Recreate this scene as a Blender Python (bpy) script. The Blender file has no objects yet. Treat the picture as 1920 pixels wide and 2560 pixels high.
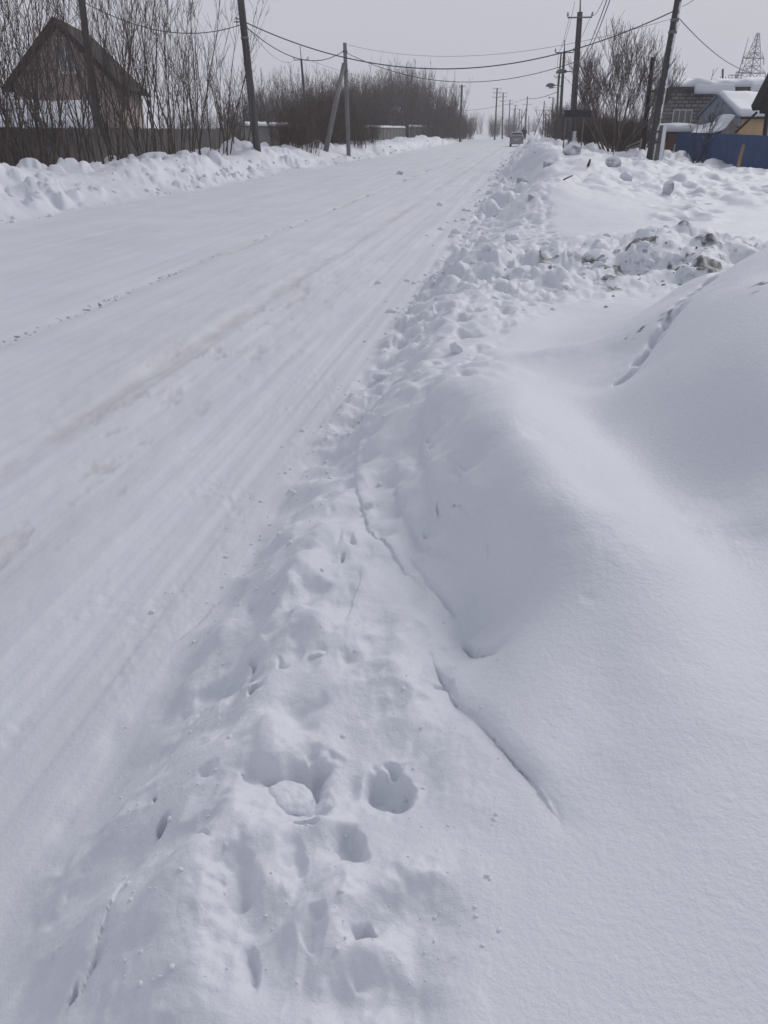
import bpy, bmesh, math, random
import numpy as np
from mathutils import Vector, Matrix

# ------------------------------------------------------------------ camera, sky, sun, exposure
SC = bpy.context.scene
COL = SC.collection
F = 1950.0; H = 1.9
PITCH = math.atan((1280 - 325) / F)
YAW = math.atan(360 / (F * math.cos(PITCH) + 955 * math.sin(PITCH)))
cam_d = bpy.data.cameras.new('camera')
cam = bpy.data.objects.new('camera', cam_d); COL.objects.link(cam)
cam.location = (0, 0, H)
cam.rotation_euler = (math.pi / 2 - PITCH, 0, YAW)
cam_d.sensor_fit = 'VERTICAL'; cam_d.sensor_height = 24; cam_d.lens = 24 * F / 2560
cam_d.clip_start = 0.05; cam_d.clip_end = 4000
SC.camera = cam
SUN_EL, SUN_AZ = math.radians(36), math.radians(28)   # a veiled sun ahead and to the right
SUN_ROT = SUN_AZ
w = bpy.data.worlds.new('World'); SC.world = w; w.use_nodes = True
nt = w.node_tree; nt.nodes.clear()
wo = nt.nodes.new('ShaderNodeOutputWorld'); bg = nt.nodes.new('ShaderNodeBackground')
sky = nt.nodes.new('ShaderNodeTexSky'); sky.sky_type = 'NISHITA'; sky.sun_disc = False
sky.sun_elevation = SUN_EL; sky.sun_rotation = SUN_ROT; sky.dust_density = 6; sky.air_density = 1
tc = nt.nodes.new('ShaderNodeTexCoord'); sep = nt.nodes.new('ShaderNodeSeparateXYZ')
nz = nt.nodes.new('ShaderNodeTexNoise'); nz.inputs['Scale'].default_value = 1.6; nz.inputs['Detail'].default_value = 3
ramp = nt.nodes.new('ShaderNodeValToRGB')
ramp.color_ramp.elements[0].position = 0.12; ramp.color_ramp.elements[0].color = (5.7, 5.72, 6.4, 1)
ramp.color_ramp.elements[1].position = 0.8; ramp.color_ramp.elements[1].color = (3.75, 3.95, 4.5, 1)
mixn = nt.nodes.new('ShaderNodeMix'); mixn.data_type = 'RGBA'; mixn.blend_type = 'MULTIPLY'
mr = nt.nodes.new('ShaderNodeMapRange'); mr.inputs['To Min'].default_value = 0.95; mr.inputs['To Max'].default_value = 1.05
mix2 = nt.nodes.new('ShaderNodeMix'); mix2.data_type = 'RGBA'; mix2.inputs[0].default_value = 0.96
L = nt.links.new
L(tc.outputs['Generated'], sep.inputs[0]); L(sep.outputs['Z'], ramp.inputs[0]); L(tc.outputs['Generated'], nz.inputs['Vector'])
L(nz.outputs['Fac'], mr.inputs['Value']); mixn.inputs[0].default_value = 1
L(ramp.outputs['Color'], mixn.inputs[6]); L(mr.outputs['Result'], mixn.inputs[7])
L(sky.outputs['Color'], mix2.inputs[6]); L(mixn.outputs[2], mix2.inputs[7])
L(mix2.outputs[2], bg.inputs['Color']); bg.inputs['Strength'].default_value = 0.1
L(bg.outputs[0], wo.inputs[0])
sun_d = bpy.data.lights.new('sun', 'SUN'); sun_d.energy = 1.25; sun_d.angle = math.radians(26); sun_d.color = (1, .97, .95)
sun = bpy.data.objects.new('sun', sun_d); COL.objects.link(sun)
sun.rotation_euler = (math.pi / 2 - SUN_EL, 0, math.pi - SUN_AZ)
sun.location = (0, 0, 60)
SC.view_settings.view_transform = 'Standard'; SC.view_settings.look = 'None'
SC.view_settings.exposure = 0.0; SC.view_settings.gamma = 1.0

# ------------------------------------------------------------------ layout helpers
cp, sp, cy, sy = math.cos(PITCH), math.sin(PITCH), math.cos(YAW), math.sin(YAW)
def ray(px, py):
    x = (px - 960) / F; u = (1280 - py) / F
    f = cp + u * sp; z = -sp + u * cp
    return Vector((x * cy - f * sy, x * sy + f * cy, z))
def at(px, py, z=0.0):
    d = ray(px, py); t = (z - H) / d.z
    return Vector((d.x * t, d.y * t, z))
def atD(px, py, D):                                     # point at horizontal distance D along the view heading
    d = ray(px, py); f = -d.x * sy + d.y * cy
    v = d * (D / f); v.z += H
    return v

# ------------------------------------------------------------------ noise (numpy)
def _hash(ix, iy, seed):
    h = (ix.astype(np.int64) * 374761393 + iy.astype(np.int64) * 668265263 + seed * 1442695041) & 0xffffffff
    h = ((h ^ (h >> 13)) * 1274126177) & 0xffffffff
    h = (h ^ (h >> 16)) & 0xffffffff
    return h / 4294967295.0
def pn(x, y, seed=0):
    ix = np.floor(x); iy = np.floor(y); fx = x - ix; fy = y - iy
    u = fx * fx * fx * (fx * (fx * 6 - 15) + 10); v = fy * fy * fy * (fy * (fy * 6 - 15) + 10)
    def g(a, b):
        an = _hash(ix + a, iy + b, seed) * 2 * np.pi
        return np.cos(an) * (fx - a) + np.sin(an) * (fy - b)
    n0 = g(0, 0) * (1 - u) + g(1, 0) * u; n1 = g(0, 1) * (1 - u) + g(1, 1) * u
    return (n0 * (1 - v) + n1 * v) * 1.4
def fbm(x, y, octv=4, seed=0, gain=.5):
    s = 0; a = 1.0
    for i in range(octv):
        s = s + a * pn(x * 2 ** i + 13.7 * i, y * 2 ** i - 7.1 * i, seed + i); a *= gain
    return s
def clods(x, y, cell, seed, dens=.6, flat=.55, soft=False):
    X = x / cell; Y = y / cell; ix = np.floor(X); iy = np.floor(Y); out = np.zeros_like(X)
    wx = X + .22 * pn(X * 2.3, Y * 2.3, seed + 91); wy = Y + .22 * pn(X * 2.3 + 5, Y * 2.3, seed + 92)
    for a in (-1, 0, 1):
        for b in (-1, 0, 1):
            cx = ix + a; cyy = iy + b
            r1 = _hash(cx, cyy, seed); r2 = _hash(cx, cyy, seed + 1); r3 = _hash(cx, cyy, seed + 2); r4 = _hash(cx, cyy, seed + 3)
            rad = .25 + .45 * r3
            q = r4 * 3.14; dx = wx - cx - .2 - .6 * r1; dy = wy - cyy - .2 - .6 * r2
            ex = dx * np.cos(q) + dy * np.sin(q); ey = (-dx * np.sin(q) + dy * np.cos(q)) * 1.4
            d2 = (ex * ex + ey * ey) / (rad * rad)
            hh = (np.clip(1 - d2, 0, 1) ** flat if soft else np.clip(1 - d2 * d2, 0, 1) ** flat) * rad * (r4 < dens)
            out = out + hh if soft else np.maximum(out, hh)
    return out * cell
def S(t): t = np.clip(t, 0, 1); return t * t * (3 - 2 * t)

# ------------------------------------------------------------------ terrain
CP = [ # px, py, z on the right-hand side
 (100,2500,.22),(400,2500,.36),(800,2500,.42),(1200,2500,.44),(1900,2550,.46),
 (300,2100,.25),(500,2000,.35),(800,1950,.38),(1100,2050,.41),(1400,2150,.45),(1850,2100,.5),
 (380,1650,.22),(600,1650,.33),(850,1600,.37),(1000,1560,.37),(1290,1640,.47),(1500,1700,.5),(1900,1650,.55),
 (560,1350,.2),(700,1300,.33),(820,1300,.34),(950,1350,.31),(1000,1250,.30),
 (1110,960,.60),(1190,1050,.71),(1290,1150,.76),(1430,1260,.72),(1650,1400,.63),
 (1030,1150,.33),(1080,1350,.34),(1230,1500,.42),(1140,1200,.52),(1260,1370,.58),
 (1500,1060,.58),(1640,1180,.56),(1830,1290,.56),(1480,920,.6),(1700,960,.80),(1900,1010,.86),(1800,1120,.68),
 (1500,860,.56),(1600,800,.80),(1705,722,1.0),(1810,664,1.10),(1920,612,1.18),
 (1000,900,.33),(1150,850,.36),(1300,800,.34),(900,1050,.28),(800,1150,.24),
 (1250,730,.3),(1400,690,.3),(1100,760,.27),
 (1000,720,.22),(1150,665,.34),(1350,605,.47),(1500,590,.52),(1700,600,.5),(1850,612,.42),
 (1250,600,.3),(1450,560,.33),(1650,560,.35),
 (1240,520,.4),(1270,470,.7),(1400,460,.72),(1550,480,.5),(1350,400,1.0),(1450,378,1.08),(1300,430,.8),
 (1700,470,.35),(1850,500,.36),(1640,412,.38),(1800,405,.36),(1900,425,.34),(1600,385,.66),(1690,380,.52),(1500,363,.95),(1440,364,.93),(1360,358,.8)]
XYZ = [(1.0,8.4,.28),(2.0,9.4,.28),(3.6,12.2,.3),(.35,6.6,.32),(.6,7.5,.29),(2.6,4,1.0),(3,2,.75),(4,7,1.15),(3,0,.6),(0,-3,.4),(-1,-3,.1),(5,11,.8),
 (2,150,.7),(8,120,.8),(20,120,.7),(30,60,.5),(15,33,.35),(10,20,.35),(5,300,.6),(60,200,.6),(40,20,.4),(0,90,.75),(-1,20,.3),(14,80,.6),(150,100,.6),(0,600,.6),(12,-8,.5)]
pts = [tuple(at(a, b, c)) for a, b, c in CP] + XYZ
pts = np.array(pts)
def warp(x, y):
    r = np.sqrt(x * x + y * y); a = np.arctan2(x, y)
    return a * 1.6 * 1.0, np.log(r + .35)
pu, pv = warp(pts[:, 0], pts[:, 1])
def _k(r2): return .5 * r2 * np.log(r2 + 1e-9)
n_ = len(pts)
K_ = _k((pu[:, None] - pu[None]) ** 2 + (pv[:, None] - pv[None]) ** 2) + np.eye(n_) * .00004
P_ = np.stack([np.ones(n_), pu, pv], 1)
sol = np.linalg.solve(np.block([[K_, P_], [P_.T, np.zeros((3, 3))]]), np.concatenate([pts[:, 2], np.zeros(3)]))
def tps(x, y):
    u, v = warp(x, y); out = sol[n_] + sol[n_ + 1] * u + sol[n_ + 2] * v
    for i in range(n_): out = out + sol[i] * _k((u - pu[i]) ** 2 + (v - pv[i]) ** 2)
    return np.clip(out, .04, 1.35)
def loc_of(px, py, z=.36):
    p = at(px, py, z); return p.x, p.y
# hollows: px, py, halfwidth m, halflength m, turn, depth, wall sharpness
HOL = [(700,1990,.155,.135,.2,.085,3.2),(950,2010,.085,.115,.35,.085,4.2),(865,2165,.065,.085,-.3,.06,3.2),(902,2368,.034,.024,.1,.045,5),
 (575,2290,.06,.20,.12,.03,2.6),(622,1715,.03,.045,0,.06,4),(628,1625,.018,.09,.12,.03,3),(560,1640,.045,.09,.1,.028,4),
 (465,1665,.05,.095,-.75,.026,3.2),(392,2018,.026,.058,-.25,.05,5),(370,1938,.008,.014,0,.03,4),(505,1935,.04,.035,0,.03,2),
 (730,2215,.035,.085,.1,.03,2.2),(880,1330,.03,.07,.2,.03,2.2),(845,1375,.012,.07,.1,.03,2.5),(790,1640,.045,.045,0,.02,2),
 (790,1960,.03,.07,.15,.03,3),(600,1960,.09,.07,.3,.035,2.5),(760,1900,.06,.05,.3,.03,2.5),(735,2090,.06,.02,.2,.03,3),
 (612,2480,.03,.07,.3,.03,2.6),(790,2420,.03,.08,0,.03,2.6),(900,2490,.06,.09,0,.03,2),(480,2120,.06,.015,-.5,.018,3),
 (132,2430,.012,.04,-.1,.03,3.5),(205,2350,.03,.09,-.1,.018,1.6),(240,2470,.03,.12,-.2,.014,1.5),(140,2070,.05,.16,-.5,.02,1.3),
 (920,1215,.05,.04,.2,.03,2),(700,1650,.02,.06,.5,.02,2),(1100,1730,.03,.03,0,.02,2.5),(1080,1330,.03,.05,.3,.03,2)]
BMP = [(400,1580,.07,.10,.3,-.022),(560,1770,.09,.08,0,-.022),(440,2080,.08,.10,0,-.02),(640,2400,.07,.10,.2,-.024),(870,1700,.08,.09,.3,-.024),(960,1560,.06,.10,.2,-.02),(720,1790,.06,.07,0,-.02),(1050,2400,.09,.10,0,-.016),(300,2080,.06,.12,-.3,-.022),(500,2250,.06,.16,.1,.022),(680,2260,.04,.14,.1,.024),(860,2300,.05,.07,0,.02),(330,2450,.07,.12,-.2,.02),(1000,2540,.07,.1,0,-.02),(640,1420,.05,.09,.2,-.022),(730,1440,.07,.1,.3,.022),(1120,2000,.1,.12,.4,.014),(240,1950,.06,.14,-.4,.018),(1400,920,.3,.3,0,.05),(1720,880,.25,.3,0,.05),(1860,1020,.3,.3,0,-.04),(1560,1000,.2,.25,0,-.03),(1250,1010,.14,.2,.4,.03),(1800,1420,.3,.2,0,.03),(1450,1500,.25,.2,.3,.025),(1650,1900,.3,.3,0,.015),(1350,1300,.12,.16,.5,-.025),(1180,1290,.06,.1,.4,-.03),(560,1480,.09,.13,.2,.03),(470,1560,.08,.12,.1,.025),(1010,1150,.08,.12,.2,.03),(820,1480,.08,.14,-.2,.03),(680,1850,.1,.08,0,.022),(900,1760,.12,.14,0,.02),(380,2250,.09,.15,-.2,.03),(490,2450,.12,.12,0,.025),(800,2330,.05,.12,0,.025),(1010,1720,.07,.12,.4,.03),(1060,1850,.1,.15,.4,.02),(480,2200,.08,.14,0,.02),(760,1560,.13,.1,0,.035),(640,2120,.1,.06,.5,.022),(330,1900,.1,.12,0,.02),(1060,2230,.1,.16,0,.015),
 (760,1380,.1,.12,0,.03),(680,1500,.05,.1,0,.02),(900,1050,.08,.1,0,.03),(950,940,.06,.1,.3,.03),(560,2060,.1,.05,-.4,.02),(810,2080,.045,.06,.3,.02),
 (700,1260,.06,.12,-.3,.02),(430,1800,.06,.08,0,.012),(1020,2260,.05,.05,0,.02),(900,2430,.07,.06,.1,.02),(240,2200,.1,.2,-.3,.03)]
GRV = [([(1075,1600),(1140,1720),(1230,1840),(1330,1970),(1405,2085)],.42,.010,.024),([(1080,1195),(1120,1250),(1190,1342)],.48,.007,.03),
 ([(1162,1535),(1185,1575),(1238,1605)],.44,.010,.07),([(1020,1330),(1070,1420),(1130,1500),(1165,1545)],.40,.014,.035),([(1070,1100),(1078,1130)],.42,.012,.06),
 ([(1115,1160),(1160,1210)],.5,.012,.03),([(1210,1370),(1225,1420),(1215,1440)],.5,.008,.025),([(1100,1240),(1105,1270)],.47,.009,.03),([(1320,1500),(1400,1540),(1460,1545)],.52,.03,.02),
 ([(850,1320),(838,1390)],.33,.012,.03),([(730,1660),(770,1500),(830,1420)],.36,.03,.03),([(1572,828),(1640,796),(1705,764),(1795,710),(1915,654)],.90,.06,.36),([(470,2160),(560,2060)],.3,.03,.02),
 ([(100,2060),(180,1900),(290,1740)],.12,.04,.018),([(200,2540),(270,2330),(330,2180)],.25,.03,.015)]
def polyd(x, y, P):
    best = np.full_like(x, 1e9)
    for (ax, ay), (bx, by) in zip(P[:-1], P[1:]):
        dx, dy = bx - ax, by - ay; t = np.clip(((x - ax) * dx + (y - ay) * dy) / (dx * dx + dy * dy), 0, 1)
        best = np.minimum(best, np.hypot(x - ax - t * dx, y - ay - t * dy))
    return best
# snow ledges: the side to the right of the line (looking along it) stands higher
LEDGE = [([(1095,1510),(1010,1405),(930,1295),(888,1180),(892,1050),(930,950)],.34,.045,.10),([(1240,1405),(1150,1310),(1082,1200),(1055,1070),(1075,960)],.5,.08,.07),([(1235,1335),(1165,1255),(1130,1130)],.56,.05,.06),([(1180,1440),(1090,1360),(1010,1240),(985,1120)],.42,.06,.06),([(1405,2085),(1330,1970),(1230,1840),(1140,1720),(1075,1600)],.42,.045,.22),([(1190,1342),(1120,1250),(1080,1195)],.48,.04,.12),
 ([(1238,1605),(1185,1575),(1162,1535)],.44,.05,.1),([(1165,1545),(1130,1500),(1070,1420),(1020,1330)],.40,.03,.12),
 ([(400,1500),(480,1430),(620,1330)],.25,.03,.12),([(610,1740),(600,1650),(625,1560)],.35,.03,.08),([(530,1800),(545,1720),(555,1640)],.34,-.018,.05),
 ([(860,1560),(900,1450),(900,1380)],.36,.02,.15),([(330,2180),(270,2330),(200,2540)],.25,.035,.15),([(640,1290),(720,1230),(830,1220)],.3,.03,.1)]
RE, LE = -1.3, -11.3
_trail = random.Random(4)
TR = []
for k in range(90):                                      # trodden hollows in the yard and on the far right bank
    a = _trail.random(); px = 1560 + 380 * a; py = 402 + 75 * _trail.random() + 20 * a
    q = at(px, py, .38); TR.append((q.x, q.y, .14 + .16 * _trail.random(), .07 + .1 * _trail.random()))
for k in range(26):
    q = at(1660 + 100 * _trail.random(), 480 + 75 * _trail.random(), .35); TR.append((q.x, q.y, .12 + .15 * _trail.random(), .05 + .07 * _trail.random()))
MS0 = at(1080, 690, .3); MS1 = at(1500, 650, .4); MS2 = at(1850, 640, .4)
CO = at(1700, 655, .5)
def mess_mask(x, y):
    d = polyd(x, y, [(MS0.x, MS0.y), (MS1.x, MS1.y), (MS2.x, MS2.y)])
    wd = 1.15 + .8 * S((x + 1) / 3)
    return S(1.25 - d / wd + .25 * pn(x * .9, y * .9, 77))
def height(x, y, dirt=False):
    x = np.asarray(x, float); y = np.asarray(y, float)
    R = np.hypot(x, y)
    # right side
    e = x - RE + (.10 + .35 * S((y - 9) / 10)) * pn(y * .42, x * 0, 3) + .07 * pn(y * 1.7, x * .6, 4) + .04 * pn(x * 3, y * 3, 5)
    wdt = (.64 + 1.0 * S((y - 14) / 12) + .15 * S((y - 3) / 4)) * (1 + .45 * pn(y * .3, x * 0 + 3, 6))
    base = tps(x, y)
    shelf = .95 * S((y - 11) / 7) * (.75 + .7 * pn(y * .23, x * 0 + 1, 7) + .25 * pn(y * .8, x * 0 + 2, 10))
    hr = base * S((e - shelf) / wdt) * (1 - .13 * S((y - 11) / 5)) + .13 * S((y - 11) / 5) * base * S(e / .5)
    # left side
    l = LE - x + .5 * pn(y * .12, x * 0, 8) + .25 * pn(y * .45, x * 0, 9)
    Bl = .82 + .32 * pn(y * .14, x * .14, 21) + .2 * pn(y * .45, x * .3, 22)
    far = S((y - 120) / 60)
    hl = Bl * (1 - .75 * far) * S(l / 2.3) - (.35 * S((l - 3) / 4)) * (1 - far)
    h = np.where(x > -6, hr, hl)
    land = np.where(x > -6, S(e / .3), S(l / .5))
    onr = 1 - land
    # road
    wob = .06 * pn(y * .3, x * 0, 31) + .02 * pn(y * 1.3, x * 0, 32)
    road = .010 * fbm(x * 1.1, y * .22, 3, 41)
    for xc, wd, am in ((-4.99, .11, .034), (-3.06, .13, .024), (-1.62, .08, .014), (-2.3, .3, .012), (-6.6, .22, .014), (-8.4, .22, .012), (-3.9, .3, -.010), (-1.95, .2, -.008)):
        road = road - am * 1.25 * np.exp(-((x - xc - wob) / wd) ** 2) * (.75 + .6 * pn(y * .5, x * 0 + xc, 33))
    pit = np.clip(fbm(x * 4.2, y * 1.5, 4, 51, .6) - .34, 0, 1)
    zone = np.exp(-((x + 2.7) / .65) ** 2) * S((18 - y) / 8)
    road = road - .03 * pit * zone
    road = road + .014 * pn(x * 4.3 + wob * 4, y * .07, 34) + .009 * pn(x * 11, y * .16, 35) + .004 * pn(x * 24, y * .4, 37) * S((14 - R) / 6) + .013 * S((x + 4.6) / .5) * S((-1.7 - x) / .3) * fbm(x * 3.2, y * 1.05, 3, 36) * S((22 - y) / 10)
    edgecr = np.exp(-((x + 1.62) / .28) ** 2) * S(pn(x * 2.6, y * 1.7, 61) * 2 - .05)
    road = road + .007 * edgecr * (fbm(x * 20, y * 15, 2, 62)) * S((14 - R) / 6)
    road = road + .002 * fbm(x * 12, y * 7, 2, 63) * S((12 - R) / 6)
    h = h + road * onr
    # soft undulation of the snow
    wx_ = x + .12 * pn(x * 2.2, y * 2.2, 73); wy_ = y + .12 * pn(x * 2.2 + 9, y * 2.2, 74)
    soft = land * S((.15 - x) / .5) * S((9 - y) / 4) * (x > -6) * S((x - RE) / .25)
    h = h + soft * (.042 * pn(wx_ * 2.6, wy_ * 1.7, 75) + .020 * pn(wx_ * 5.5, wy_ * 3.6, 76) + .007 * pn(wx_ * 11, wy_ * 8, 78))
    smo = 1 - .85 * S((x + .5) / .5) * S((8.5 - y) / 2)
    h = h - soft * S((3.2 - y) / .9) * (clods(x + .03 * pn(x * 9, y * 9, 96), y * .8, .21, 291, .5, 1.7, True) * .26 + clods(x, y * .7 + 3, .12, 295, .45, 1.7, True) * .22)
    h = h + land * smo * (.010 * fbm(x * 2.1, y * 2.1, 3, 71) + .0022 * fbm(x * 11, y * 11, 2, 72) * S((7 - R) / 4))
    # rough berm along the right road edge
    berm = S((x - RE + .05) / .2) * S((1.15 - (x - RE)) / .5) * (x > -6)
    bn = berm * S((y - .4) / 1.0) * (1 - S((y - 26) / 12))
    nearf = S((y - 1.2) / 2.2)
    nearf = nearf * 1.0
    h = h + bn * (.5 + .5 * S((y - 3.5) / 3)) * (.055 * pn(x * 2.6, y * 1.9, 81) + .035 * pn(x * 5.3, y * 4.2, 82)) * (.55 + .45 * nearf)
    c1 = clods(x, y, .26, 83, .42, .7); c2 = clods(x, y, .11, 87, .35, .6)
    patch = S(pn(x * .9, y * .7, 88) * 1.5 + .45)
    h = h + bn * nearf * S((y - 3) / 3) * patch * (c1 * .42 + c2 * .45)
    tz = (x > -6) * S((x - RE - .02) / .15) * S((1.15 + .35 * pn(y * .3, x * 0, 89) + .9 * S((y - 5) / 5) - (x - RE)) / .35) * S((y - 1.6) / .8) * (1 - S((y - 30) / 10))
    p1 = clods(x + .06 * pn(x * 4, y * 4, 95), y * .8, .34, 191, .85, 1.6, True); p2 = clods(x, y * .8 + 7, .19, 195, .8, 1.6, True)
    h = h - tz * (.45 + .55 * S((y - 3.5) / 3)) * (p1 * .42 + p2 * .36)
    # dirty rubble ridge
    mm = mess_mask(x, y) * (x > RE + .1)
    m1 = clods(x, y, .62, 101, .6, .6); m2 = clods(x + 3, y, .3, 105, .6, .6); m3 = clods(x, y + 5, .15, 109, .5, .6)
    h = h + mm * (m1 * .34 + m2 * .26 + m3 * .22 + clods(x, y, 1.3, 98, .6, 1) * .2 + .05 * pn(x * 3.3, y * 3.3, 115) + .03 * pn(x * 7, y * 7, 116) + .05 * fbm(x * 1.6, y * 1.6, 3, 111))
    # lumpy far bank on the right
    fb = (x > -6) * S((y - 17) / 6) * S((x - RE) / .5) * S((6.5 + .12 * y - x) / 4)
    f0 = clods(x, y, 3.4, 118, .6, 1.0); f1 = clods(x, y, 1.5, 121, .5, .8); f2 = clods(x, y, .7, 125, .42, .7)
    edge_zone = .35 + .65 * (S((1.8 - (x - RE)) / 1.2) + S((y - 34) / 14)).clip(0, 1)
    h = h + fb * edge_zone * (f0 * .16 + f1 * .42 + f2 * .40 + .22 * fbm(x * .55, y * .4, 5, 131) - .20 - .1 * S((y - 38) / 8))
    # trodden yard
    yd = (x > 4) * S((y - 18) / 4)
    h = h + yd * .05 * fbm(x * .9, y * .9, 3, 141)
    for (tx, ty, tr, td) in TR:
        d2 = ((x - tx) ** 2 + (y - ty) ** 2) / (tr * tr)
        h = h - td * np.exp(-d2) + td * .35 * np.exp(-(np.sqrt(d2) - 1.6) ** 2 * 4)
    # left bank lumps
    lb = (x < -6) * S(l / .5) * S((9 - l) / 4)
    g1 = clods(x, y, 1.1, 151, .5, .7); g2 = clods(x, y, .5, 155, .45, .7)
    lm = S(pn(x * .2, y * .2, 158) * 1.8 + .5)
    h = h + lb * ((.12 + .26 * lm) * g1 + (.1 + .42 * lm) * g2 + .16 * fbm(x * .5, y * .35, 4, 161))
    h = h + (x < -6) * np.exp(-((x + 13.5) ** 2 + (y - 42) ** 2) / 6) * .35
    # hand-placed hollows, swells and cracks
    near = R < 9
    if near.any():
        xs = x[near]; ys = y[near]; dh = np.zeros_like(xs)
        wx = xs + .032 * pn(xs * 5.5, ys * 5.5, 173) + .017 * pn(xs * 14, ys * 14, 171) + .006 * pn(xs * 40, ys * 40, 175); wy = ys + .032 * pn(xs * 5.5, ys * 5.5, 174) + .017 * pn(xs * 14, ys * 14, 172) + .006 * pn(xs * 40, ys * 40, 176)
        for px, py, a, b, t, dep, sh in HOL:
            qx, qy = loc_of(px, py); dx, dy = wx - qx, wy - qy
            ex = (dx * math.cos(t) + dy * math.sin(t)) / a; ey = (-dx * math.sin(t) + dy * math.cos(t)) / b
            q = np.sqrt(ex * ex + ey * ey) * (1 + .34 * pn(xs * 8 + px, ys * 8, 177) + .12 * pn(xs * 24, ys * 24, 179))
            dirn = np.clip(.5 + .5 * (dx * .62 + dy * .78) / (np.hypot(dx, dy) + 1e-4), 0, 1)
            k = .58 + (sh * .5 - .58) * S(dirn * 1.6 - .5)
            dh -= dep * .85 * S((1.08 - q) * k) * (.72 + .38 * dirn) * (q < 1.2)
        for px, py, a, b, t, am in BMP:
            qx, qy = loc_of(px, py); dx, dy = wx - qx, wy - qy
            ex = (dx * math.cos(t) + dy * math.sin(t)) / a; ey = (-dx * math.sin(t) + dy * math.cos(t)) / b
            dh += am * 1.55 * np.exp(-(ex * ex + ey * ey))
        for P, z, wd, dep in GRV:
            PP = [loc_of(a, b, z) for a, b in P]
            d = polyd(xs + .010 * pn(xs * 6, ys * 6, 183) + .003 * pn(xs * 30, ys * 30, 184), ys + .010 * pn(xs * 6, ys * 6, 185), PP)
            dh -= dep * .22 * np.exp(-(d / (wd * 4)) ** 2)
            dh -= dep * .55 * np.exp(-(d / (wd * .75)) ** 2) * np.clip(.35 + 1.3 * pn(xs * 7 + P[0][0], ys * 7, 178), 0.05, 1.3)
        wx = xs + .012 * pn(xs * 6, ys * 6, 186) + .004 * pn(xs * 25, ys * 25, 187); wy = ys + .012 * pn(xs * 6, ys * 6, 188)
        for P, z, dep, Lf in LEDGE:
            PP = [loc_of(a, b, z) for a, b in P]; best = np.full_like(wx, 1e9); sd = np.zeros_like(wx)
            for i_, ((ax, ay), (bx, by)) in enumerate(zip(PP[:-1], PP[1:])):
                dx, dy = bx - ax, by - ay; t_ = ((wx - ax) * dx + (wy - ay) * dy) / (dx * dx + dy * dy); tt = np.clip(t_, 0, 1)
                d = np.hypot(wx - ax - tt * dx, wy - ay - tt * dy); sg = np.sign((wx - ax) * dy - (wy - ay) * dx)
                m_ = d < best; best = np.where(m_, d, best); sd = np.where(m_, sg * d, sd)
            (ax, ay), (bx, by) = PP[0], PP[-1]; Ln = math.hypot(bx - ax, by - ay); u = ((wx - ax) * (bx - ax) + (wy - ay) * (by - ay)) / Ln / Ln
            endf = S(u / .25 + .1) * S((1 - u) / .25 + .1)
            dep = dep * .45
            dh += endf * dep * np.where(sd > 0, S(sd / .10 + .5) * np.exp(-np.clip(sd - .02, 0, 9) / Lf), 0)
            dh -= endf * dep * .16 * np.where(sd <= 0, np.exp(sd / .05), 0)
        h = h.copy(); h[near] += dh
    if not dirt: return h
    # soil and sand stains, plus painted shade spots below: dark earth in the rubble ridge, tan sand in the wheel tracks
    pk = np.clip(pn(x * 2.3, y * 2.3, 201) + .5 * pn(x * 6, y * 6, 202) + .3 * pn(x * 15, y * 15, 204) - .22, 0, 1) * 3.4
    core = np.exp(-((x - CO.x) ** 2 / 1.6 + (y - CO.y) ** 2 / 2.0))
    mm = mm * S((x + .9) / .6)
    soil = np.clip(pk * mm * (.25 + 1.35 * core) + .45 * core * mm * np.clip(.6 + pn(x * 1.6, y * 1.6, 205), 0, 1), 0, .95)
    fbs = np.clip(pn(x * 1.7, y * 1.7, 211) + .5 * pn(x * 5, y * 5, 212) - .62, 0, 1) * 2.2
    soil = np.maximum(soil, fbs * fb * .5 + fbs * lb * .45)
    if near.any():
        s2 = np.zeros_like(xs)  # darker spots: dirt plus painted overhang shade at lip and gap, also in hollows
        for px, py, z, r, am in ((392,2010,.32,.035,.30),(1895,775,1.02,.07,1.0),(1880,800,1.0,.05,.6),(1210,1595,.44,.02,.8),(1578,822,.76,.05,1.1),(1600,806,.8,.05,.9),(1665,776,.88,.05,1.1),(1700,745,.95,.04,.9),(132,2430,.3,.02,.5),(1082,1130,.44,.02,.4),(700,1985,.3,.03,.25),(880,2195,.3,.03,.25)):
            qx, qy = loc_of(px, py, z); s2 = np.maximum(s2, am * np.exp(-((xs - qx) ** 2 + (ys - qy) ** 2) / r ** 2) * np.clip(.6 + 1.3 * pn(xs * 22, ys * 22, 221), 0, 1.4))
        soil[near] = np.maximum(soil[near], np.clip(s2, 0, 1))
    st = np.clip(.5 + 1.1 * fbm(x * 1.2, y * .18, 3, 231), 0, 1)
    tr = .05 + .30 * st + .12 * fbm(x * 5, y * .5, 3, 235)
    for xc, wd, am in ((-4.99, .20, .55), (-3.06, .15, .95), (-6.7, .55, .22), (-8.5, .6, .22)):
        tr = tr + am * np.exp(-((x - xc - wob) / wd) ** 2) * np.clip(.45 + 1.1 * pn(y * .45, x * .2 + xc, 241) + .7 * pn(y * 3.1, x * 7, 242), 0, 1)
    tr = tr + np.clip(pit * 2.2, 0, 1) * zone * .85
    grit = 1.9 * np.exp(-((x + 5.02 - wob) / .09) ** 2) * np.clip(.5 + pn(y * .6, x * 0, 251), 0, 1) * np.clip(pn(x * 24, y * 12, 252) * 2.2, 0, 1)
    tr = np.clip(tr, 0, 1) * onr
    soil = np.maximum(soil, grit * onr * .8)
    return h, soil, tr
def hz(x, y): return float(height(np.array([x]), np.array([y]))[0])

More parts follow.
